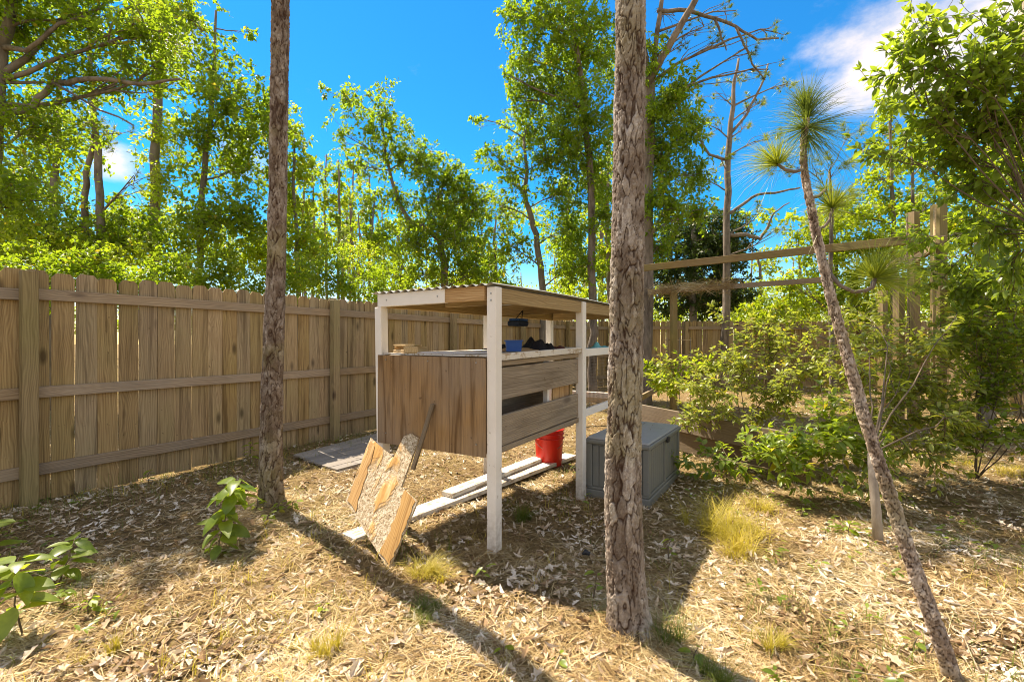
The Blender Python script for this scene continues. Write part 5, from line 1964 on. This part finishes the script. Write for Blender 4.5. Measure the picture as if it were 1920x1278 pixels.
# ------------------------------------------------------------------ grasses
def blades(P, H, W, spread, rn, k=4):
    """bent grass blades as strips"""
    n = len(P)
    az = rn.uniform(0, 2 * PI, n)
    ln = spread * rn.uniform(.3, 1.2, n)
    s = np.linspace(0, 1, k + 1)
    dx = np.cos(az)[:, None] * (s ** 1.8)[None] * (ln * H)[:, None]
    dy = np.sin(az)[:, None] * (s ** 1.8)[None] * (ln * H)[:, None]
    dz = H[:, None] * (s - 0.35 * np.minimum(ln, 1.3)[:, None] * s[None] ** 2.4)
    C_ = np.stack([P[:, :1] + dx, P[:, 1:2] + dy, P[:, 2:3] + dz], -1)
    pr = np.stack([-np.sin(az), np.cos(az), 0 * az], -1)[:, None, :] * (W[:, None] * (1 - s[None] * .85))[..., None]
    V = np.stack([C_ - pr, C_ + pr], 2).reshape(n, -1, 3)
    i = np.arange(k) * 2
    Fq = np.stack([i, i + 1, i + 3, i + 2], -1)
    Fc = Fq[None] + (np.arange(n) * 2 * (k + 1))[:, None, None]
    return V.reshape(-1, 3), Fc.reshape(-1, 4)


def clump(label, x, y, n, h, rad, spread, matl, seed, wd=.0016):
    rn = np.random.default_rng(seed)
    c = G(x, y)
    P = np.zeros((n, 3))
    a = rn.uniform(0, 2 * PI, n)
    q = rad * np.sqrt(rn.random(n))
    m = max(3, n // 70)
    ca, cq = rn.uniform(0, 2 * PI, m), rad * rn.random(m) ** .6
    ci = rn.integers(0, m, n)
    P[:, 0] = c.x + cq[ci] * np.cos(ca[ci]) * 1.15 + rn.normal(size=n) * rad * .13
    P[:, 1] = c.y + cq[ci] * np.sin(ca[ci]) + rn.normal(size=n) * rad * .13
    h = h * rn.uniform(.45, 1.15, m)[ci]
    P[:, 2] = gz(P[:, 0], P[:, 1]) - .005
    V, Fc = blades(P, h * rn.uniform(.4, 1.1, n), np.full(n, wd), spread, rn)
    V -= np.array((c.x, c.y, 0))
    o = obj('grass_clump', npmesh('grass_clump', V, Fc), M[matl], None, Matrix.Translation((c.x, c.y, 0)))
    tag(o, label, 'grass clump')


clump('largest yellow wiry grass clump in the sun right of the coop shadow', 1360, 1015, 850, .27, .27, 1.25, 'grass', 1, .0023)
clump('yellow grass clump directly behind the largest one', 1385, 955, 380, .20, .26, 1.3, 'grass', 2, .0021)
clump('small yellow grass tuft at the lower right between litter leaves', 1462, 1218, 260, .12, .06, .8, 'grass', 3)
clump('tan grass tuft in front of the leaning board', 815, 1085, 500, .16, .13, 1.2, 'grass', 4)
clump('thin upright green grass stalks behind the leaning board foot', 830, 1030, 26, .24, .06, .35, 'grassg', 5, .0014)
clump('dark green drooping grass tuft in the narrow pine shadow', 800, 1160, 320, .13, .08, 1.3, 'grassg', 6)
clump('yellow-green grass tuft at the bottom left of centre', 600, 1235, 300, .13, .09, .7, 'grass', 7)
clump('faint grass tuft near the bottom left seedling', 170, 1222, 200, .11, .07, .7, 'grass', 8)
clump('green grass hanging at the foot of the large pine', 1255, 1215, 200, .17, .10, 1.1, 'grassg', 9)
clump('sparse grass at the shaded side of the large pine base', 1130, 1150, 60, .2, .10, 1.0, 'grassg', 10)
clump('long arching blades at the shaded edge left of the yellow clump', 1290, 985, 120, .3, .14, 1.3, 'grass', 11, .0014)
clump('yellow sunlit grass patch at the far right by the shrubs', 1870, 880, 900, .14, .35, 1.0, 'grass', 12)
clump('grass tuft beneath the coop near the middle post', 985, 980, 260, .17, .13, 1.1, 'grassg', 13)
clump('dark grass at the foot of the left fence post', 90, 935, 200, .2, .18, .8, 'grassg', 14)
clump('green grass growing inside the raised bed behind the pine', 1215, 772, 400, .3, .3, .8, 'bright', 15)
clump('bottom edge grass tuft at the foot of the picture right of centre', 1330, 1268, 260, .13, .09, 1.0, 'grassg', 16)

rn = np.random.default_rng(99)


def scatter(n, zmin, zmax, power=1.0, mx=1.25, rn=rn):
    """ground points with density falling with distance"""
    u = rn.random(n)
    Y = zmin * (zmax / zmin) ** (u ** power)
    X = rn.uniform(-1, 1, n) * (mx * Y + .7)
    return X, Y


for gi_, (gm_, gn_, gl_) in enumerate((('grassg', 2600, 'sparse green wisps of grass through the litter'), ('grass', 2200, 'sparse dry yellow grass wisps through the litter'))):
  X, Y = scatter(gn_, 1.3, 14)
  nn_ = np.sin(X * 2.3 + 1) * np.sin(Y * 1.9 + X + gi_ * 1.7) + rn.normal(size=len(X)) * .35
  k_ = nn_ > 0.35
  X, Y = X[k_], Y[k_]
  X = np.repeat(X, 7) + rn.normal(size=len(X) * 7) * .03
  Y = np.repeat(Y, 7) + rn.normal(size=len(Y) * 7) * .03
  P = np.stack([X, Y, gz(X, Y) - .004], -1)
  V, Fc = blades(P, rn.uniform(.03, .13, len(P)), np.full(len(P), .0021), 1.0, rn, 3)
  o = obj('grass', npmesh('grass', V, Fc), M[gm_])
  o['kind'] = 'stuff'
  o['label'] = gl_
# shaded grass strip along the fence
t_ = rn.random(2600) * 12
q_ = rn.random(2600) ** 1.5 * .7 + .12
X = fs.x + FD.x * t_ + .857 * q_
Y = fs.y + FD.y * t_ - .516 * q_
P = np.stack([X, Y, gz(X, Y) - .004], -1)
V, Fc = blades(P, rn.uniform(.05, .24, len(P)), np.full(len(P), .0015), 1.2, rn, 3)
o = obj('grass', npmesh('grass', V, Fc), M['grassg'])
o['kind'] = 'stuff'
o['label'] = 'thin grass growing along the foot of the left fence'

# low green weeds: a ground cover of little rosettes
X, Y = scatter(900, 1.5, 9)
msk = (np.sin(X * 1.3 - .6) + np.sin(Y * 1.7 + X * .8) + .9 * (X / Y > .45) + rn.normal(size=len(X)) * .5) > 1.15
X, Y = X[msk], Y[msk]
k9 = 8
a = rn.uniform(0, 2 * PI, len(X) * k9)
hh_ = rn.uniform(.01, .09, len(X) * k9)
P = np.stack([np.repeat(X, k9) + rn.normal(size=len(a)) * .02, np.repeat(Y, k9) + rn.normal(size=len(a)) * .02, gz(np.repeat(X, k9), np.repeat(Y, k9)) + hh_], -1)
d = np.stack([np.cos(a), np.sin(a), rn.uniform(-.3, .6, len(a))], -1)
nr = np.stack([rn.normal(size=len(a)) * .3, rn.normal(size=len(a)) * .3, np.ones(len(a))], -1)
V, Fc = bake(T_MID, frames(d, nr), P, rn.uniform(.02, .055, len(a)))
o = obj('ground_weeds', npmesh('ground_weeds', V, Fc, True), M['canopy'])
o['kind'] = 'stuff'
o['label'] = 'low green weeds dotted through the litter'

# ------------------------------------------------------------------ litter: dead oak leaves, fallen needles, twigs
DL = [leaf_template(0.20, 0.10, 1, 0.25, 8, 21), leaf_template(0.17, -0.25, 1, -0.3, 8, 22), leaf_template(0.16, 0.3, 0, 0.5, 5, 23), leaf_template(0.15, -0.3, 0, -0.5, 5, 24), leaf_template(0.22, -0.1, 1, 0.4, 7, 25)]
parts = []
for i, tm in enumerate(DL):
    X, Y = scatter(10300, 1.15, 13, 1.2)
    ok = rn.random(len(X)) < (0.28 + 0.72 * (np.sin(X * 2.1 + Y * 1.3 + i) * np.sin(Y * 2.7 - X) > -.15))
    X, Y = X[ok], Y[ok]
    n = len(X)
    a = rn.uniform(0, 2 * PI, n)
    d = np.stack([np.cos(a), np.sin(a), rn.normal(size=n) * .18], -1)
    nr = np.stack([rn.normal(size=n) * .32, rn.normal(size=n) * .32, np.ones(n)], -1)
    P = np.stack([X, Y, gz(X, Y) + rn.uniform(.002, .022, n)], -1)
    parts.append(bake(tm, frames(d, nr), P, rn.uniform(.018, .072, n)))
V, Fc = join(parts)
o = obj('leaf_litter', npmesh('leaf_litter', V, Fc, False), M['litter'])
o['kind'] = 'stuff'
o['label'] = 'curled dead oak leaves scattered over the ground'
X, Y = scatter(205000, 1.15, 11, 1.05)
ok = (np.sin(X * 2.9 + 1.3 * np.sin(Y * 2.1)) * np.sin(Y * 3.3 + X) + rn.normal(size=len(X)) * .4) > -.42
X, Y = X[ok], Y[ok]
n = len(X)
a = rn.uniform(0, 2 * PI, n) * .5 + np.sin(X * 1.5) * 1.5 + rn.normal(size=n) * .6
d = np.stack([np.cos(a), np.sin(a), rn.normal(size=n) * .10], -1)
R = frames(d, rand_dirs(n, rn))
V0 = np.array([(-.5, 0, 0), (0, .009, .03), (.5, 0, 0), (0, -.009, .03)])
P = np.stack([X, Y, gz(X, Y) + rn.uniform(.002, .022, n)], -1)
for (bx_, by_, r0b) in ((.512, 2.02, .075), (-1.88, 3.58, .085), (1.65, 1.70, .03), (-.105, 2.73, .03)):
    k0 = rn.integers(0, n, 900)
    a_, q_ = rn.uniform(0, 2 * PI, 900), r0b + rn.random(900) ** 1.6 * .22
    P[k0, 0] = bx_ + q_ * np.cos(a_)
    P[k0, 1] = by_ + q_ * np.sin(a_)
    P[k0, 2] = gz(P[k0, 0], P[k0, 1]) + .004 + rn.random(900) * np.clip(.05 - (q_ - r0b) * .25, .004, .05)
k0 = rn.integers(0, n, 46)
for kk, ki in enumerate(k0):
    if kk < 30:
        p_ = bxm @ Vector((rn.uniform(.1, LX - .1), rn.uniform(.08, LY - .08), .4995))
    else:
        p_ = cm @ Vector((rn.uniform(.2, 2.2), rn.uniform(.1, .9), 1.628))
    P[ki] = tuple(p_)
    d[ki, 2] = 0
R = frames(d, rand_dirs(n, rn) * .2 + np.array((0, 0, 1)))
V, Fc = bake((V0, np.array([(0, 3, 1), (1, 3, 2)])), R, P, rn.uniform(.08, .22, n))
o = obj('pine_straw', npmesh('pine_straw', V, Fc, False), M['straws'])
o['kind'] = 'stuff'
o['label'] = 'fallen brown pine needles covering the ground'
# bark crumbs / debris
X, Y = scatter(9000, 1.25, 9, 1.1)
n = len(X)
P = np.stack([X, Y, gz(X, Y) + .004], -1)
V, Fc = bake((np.array([(-.5, 0, 0), (0, .35, .2), (.5, .1, 0), (.1, -.3, .15)]), np.array([(0, 3, 1), (1, 3, 2)])), frames(np.concatenate([rn.normal(size=(n, 2)), rn.normal(size=(n, 1)) * .2], 1), rn.normal(size=(n, 3)) * .3 + np.array((0, 0, 1))), P, rn.uniform(.008, .03, n))
o = obj('bark_crumbs', npmesh('bark_crumbs', V, Fc, False), M['bed'])
o['kind'] = 'stuff'
o['label'] = 'dark crumbs of bark among the litter'
b = MB()
for i in range(90):
    x, y = [float(v[0]) for v in scatter(1, 1.4, 7)]
    a = random.uniform(0, PI)
    L_ = random.uniform(.08, .35)
    z = .015
    d = Vector((math.cos(a), math.sin(a), 0)) * L_
    p = Vector((x, y, z))
    b.tube([p, p + d * .5 + Vector((random.uniform(-.02, .02), random.uniform(-.02, .02), .01)), p + d], [.003, .0025, .001], 5)
o = b.build('fallen_twigs', M['twiglight'], None, True)
o['kind'] = 'stuff'
o['label'] = 'thin fallen twigs lying on the litter'
# small dark scrap on the ground and straw on the beam
p = G(1098, 1042)
V, Fc = [], []
b = MB()
b.tube([p + Vector((-.02, 0, .012)), p + Vector((0, .01, .022)), p + Vector((.02, 0, .014)), p + Vector((.028, .012, .02))], [.006, .016, .013, .005], 7)
o = b.build('plastic_scrap', M['blackp'], None, True)
tag(o, 'small black plastic scrap in the shade left of the large pine', 'scrap')
c0_, c1_ = S(1225, 548, 8.7), S(1380, 535, 8.0)
n = 900
f = rn.random(n)[:, None]
P = np.array(c0_) * (1 - f) + np.array(c1_) * f + rn.normal(size=(n, 3)) * np.array((.06, .05, .05)) + np.array((0, -.04, .02))
d = np.array(c1_ - c0_)[None] * .6 + rn.normal(size=(n, 3)) * .5
V, Fc = bake((V0, np.array([(0, 3, 1), (1, 3, 2)])), frames(d, rand_dirs(n, rn)), P, rn.uniform(.2, .4, n))
o = obj('caught_straw', npmesh('caught_straw', V, Fc), M['straws'])
o['kind'] = 'stuff'
o['label'] = 'brown pine straw caught on the lower frame beam'
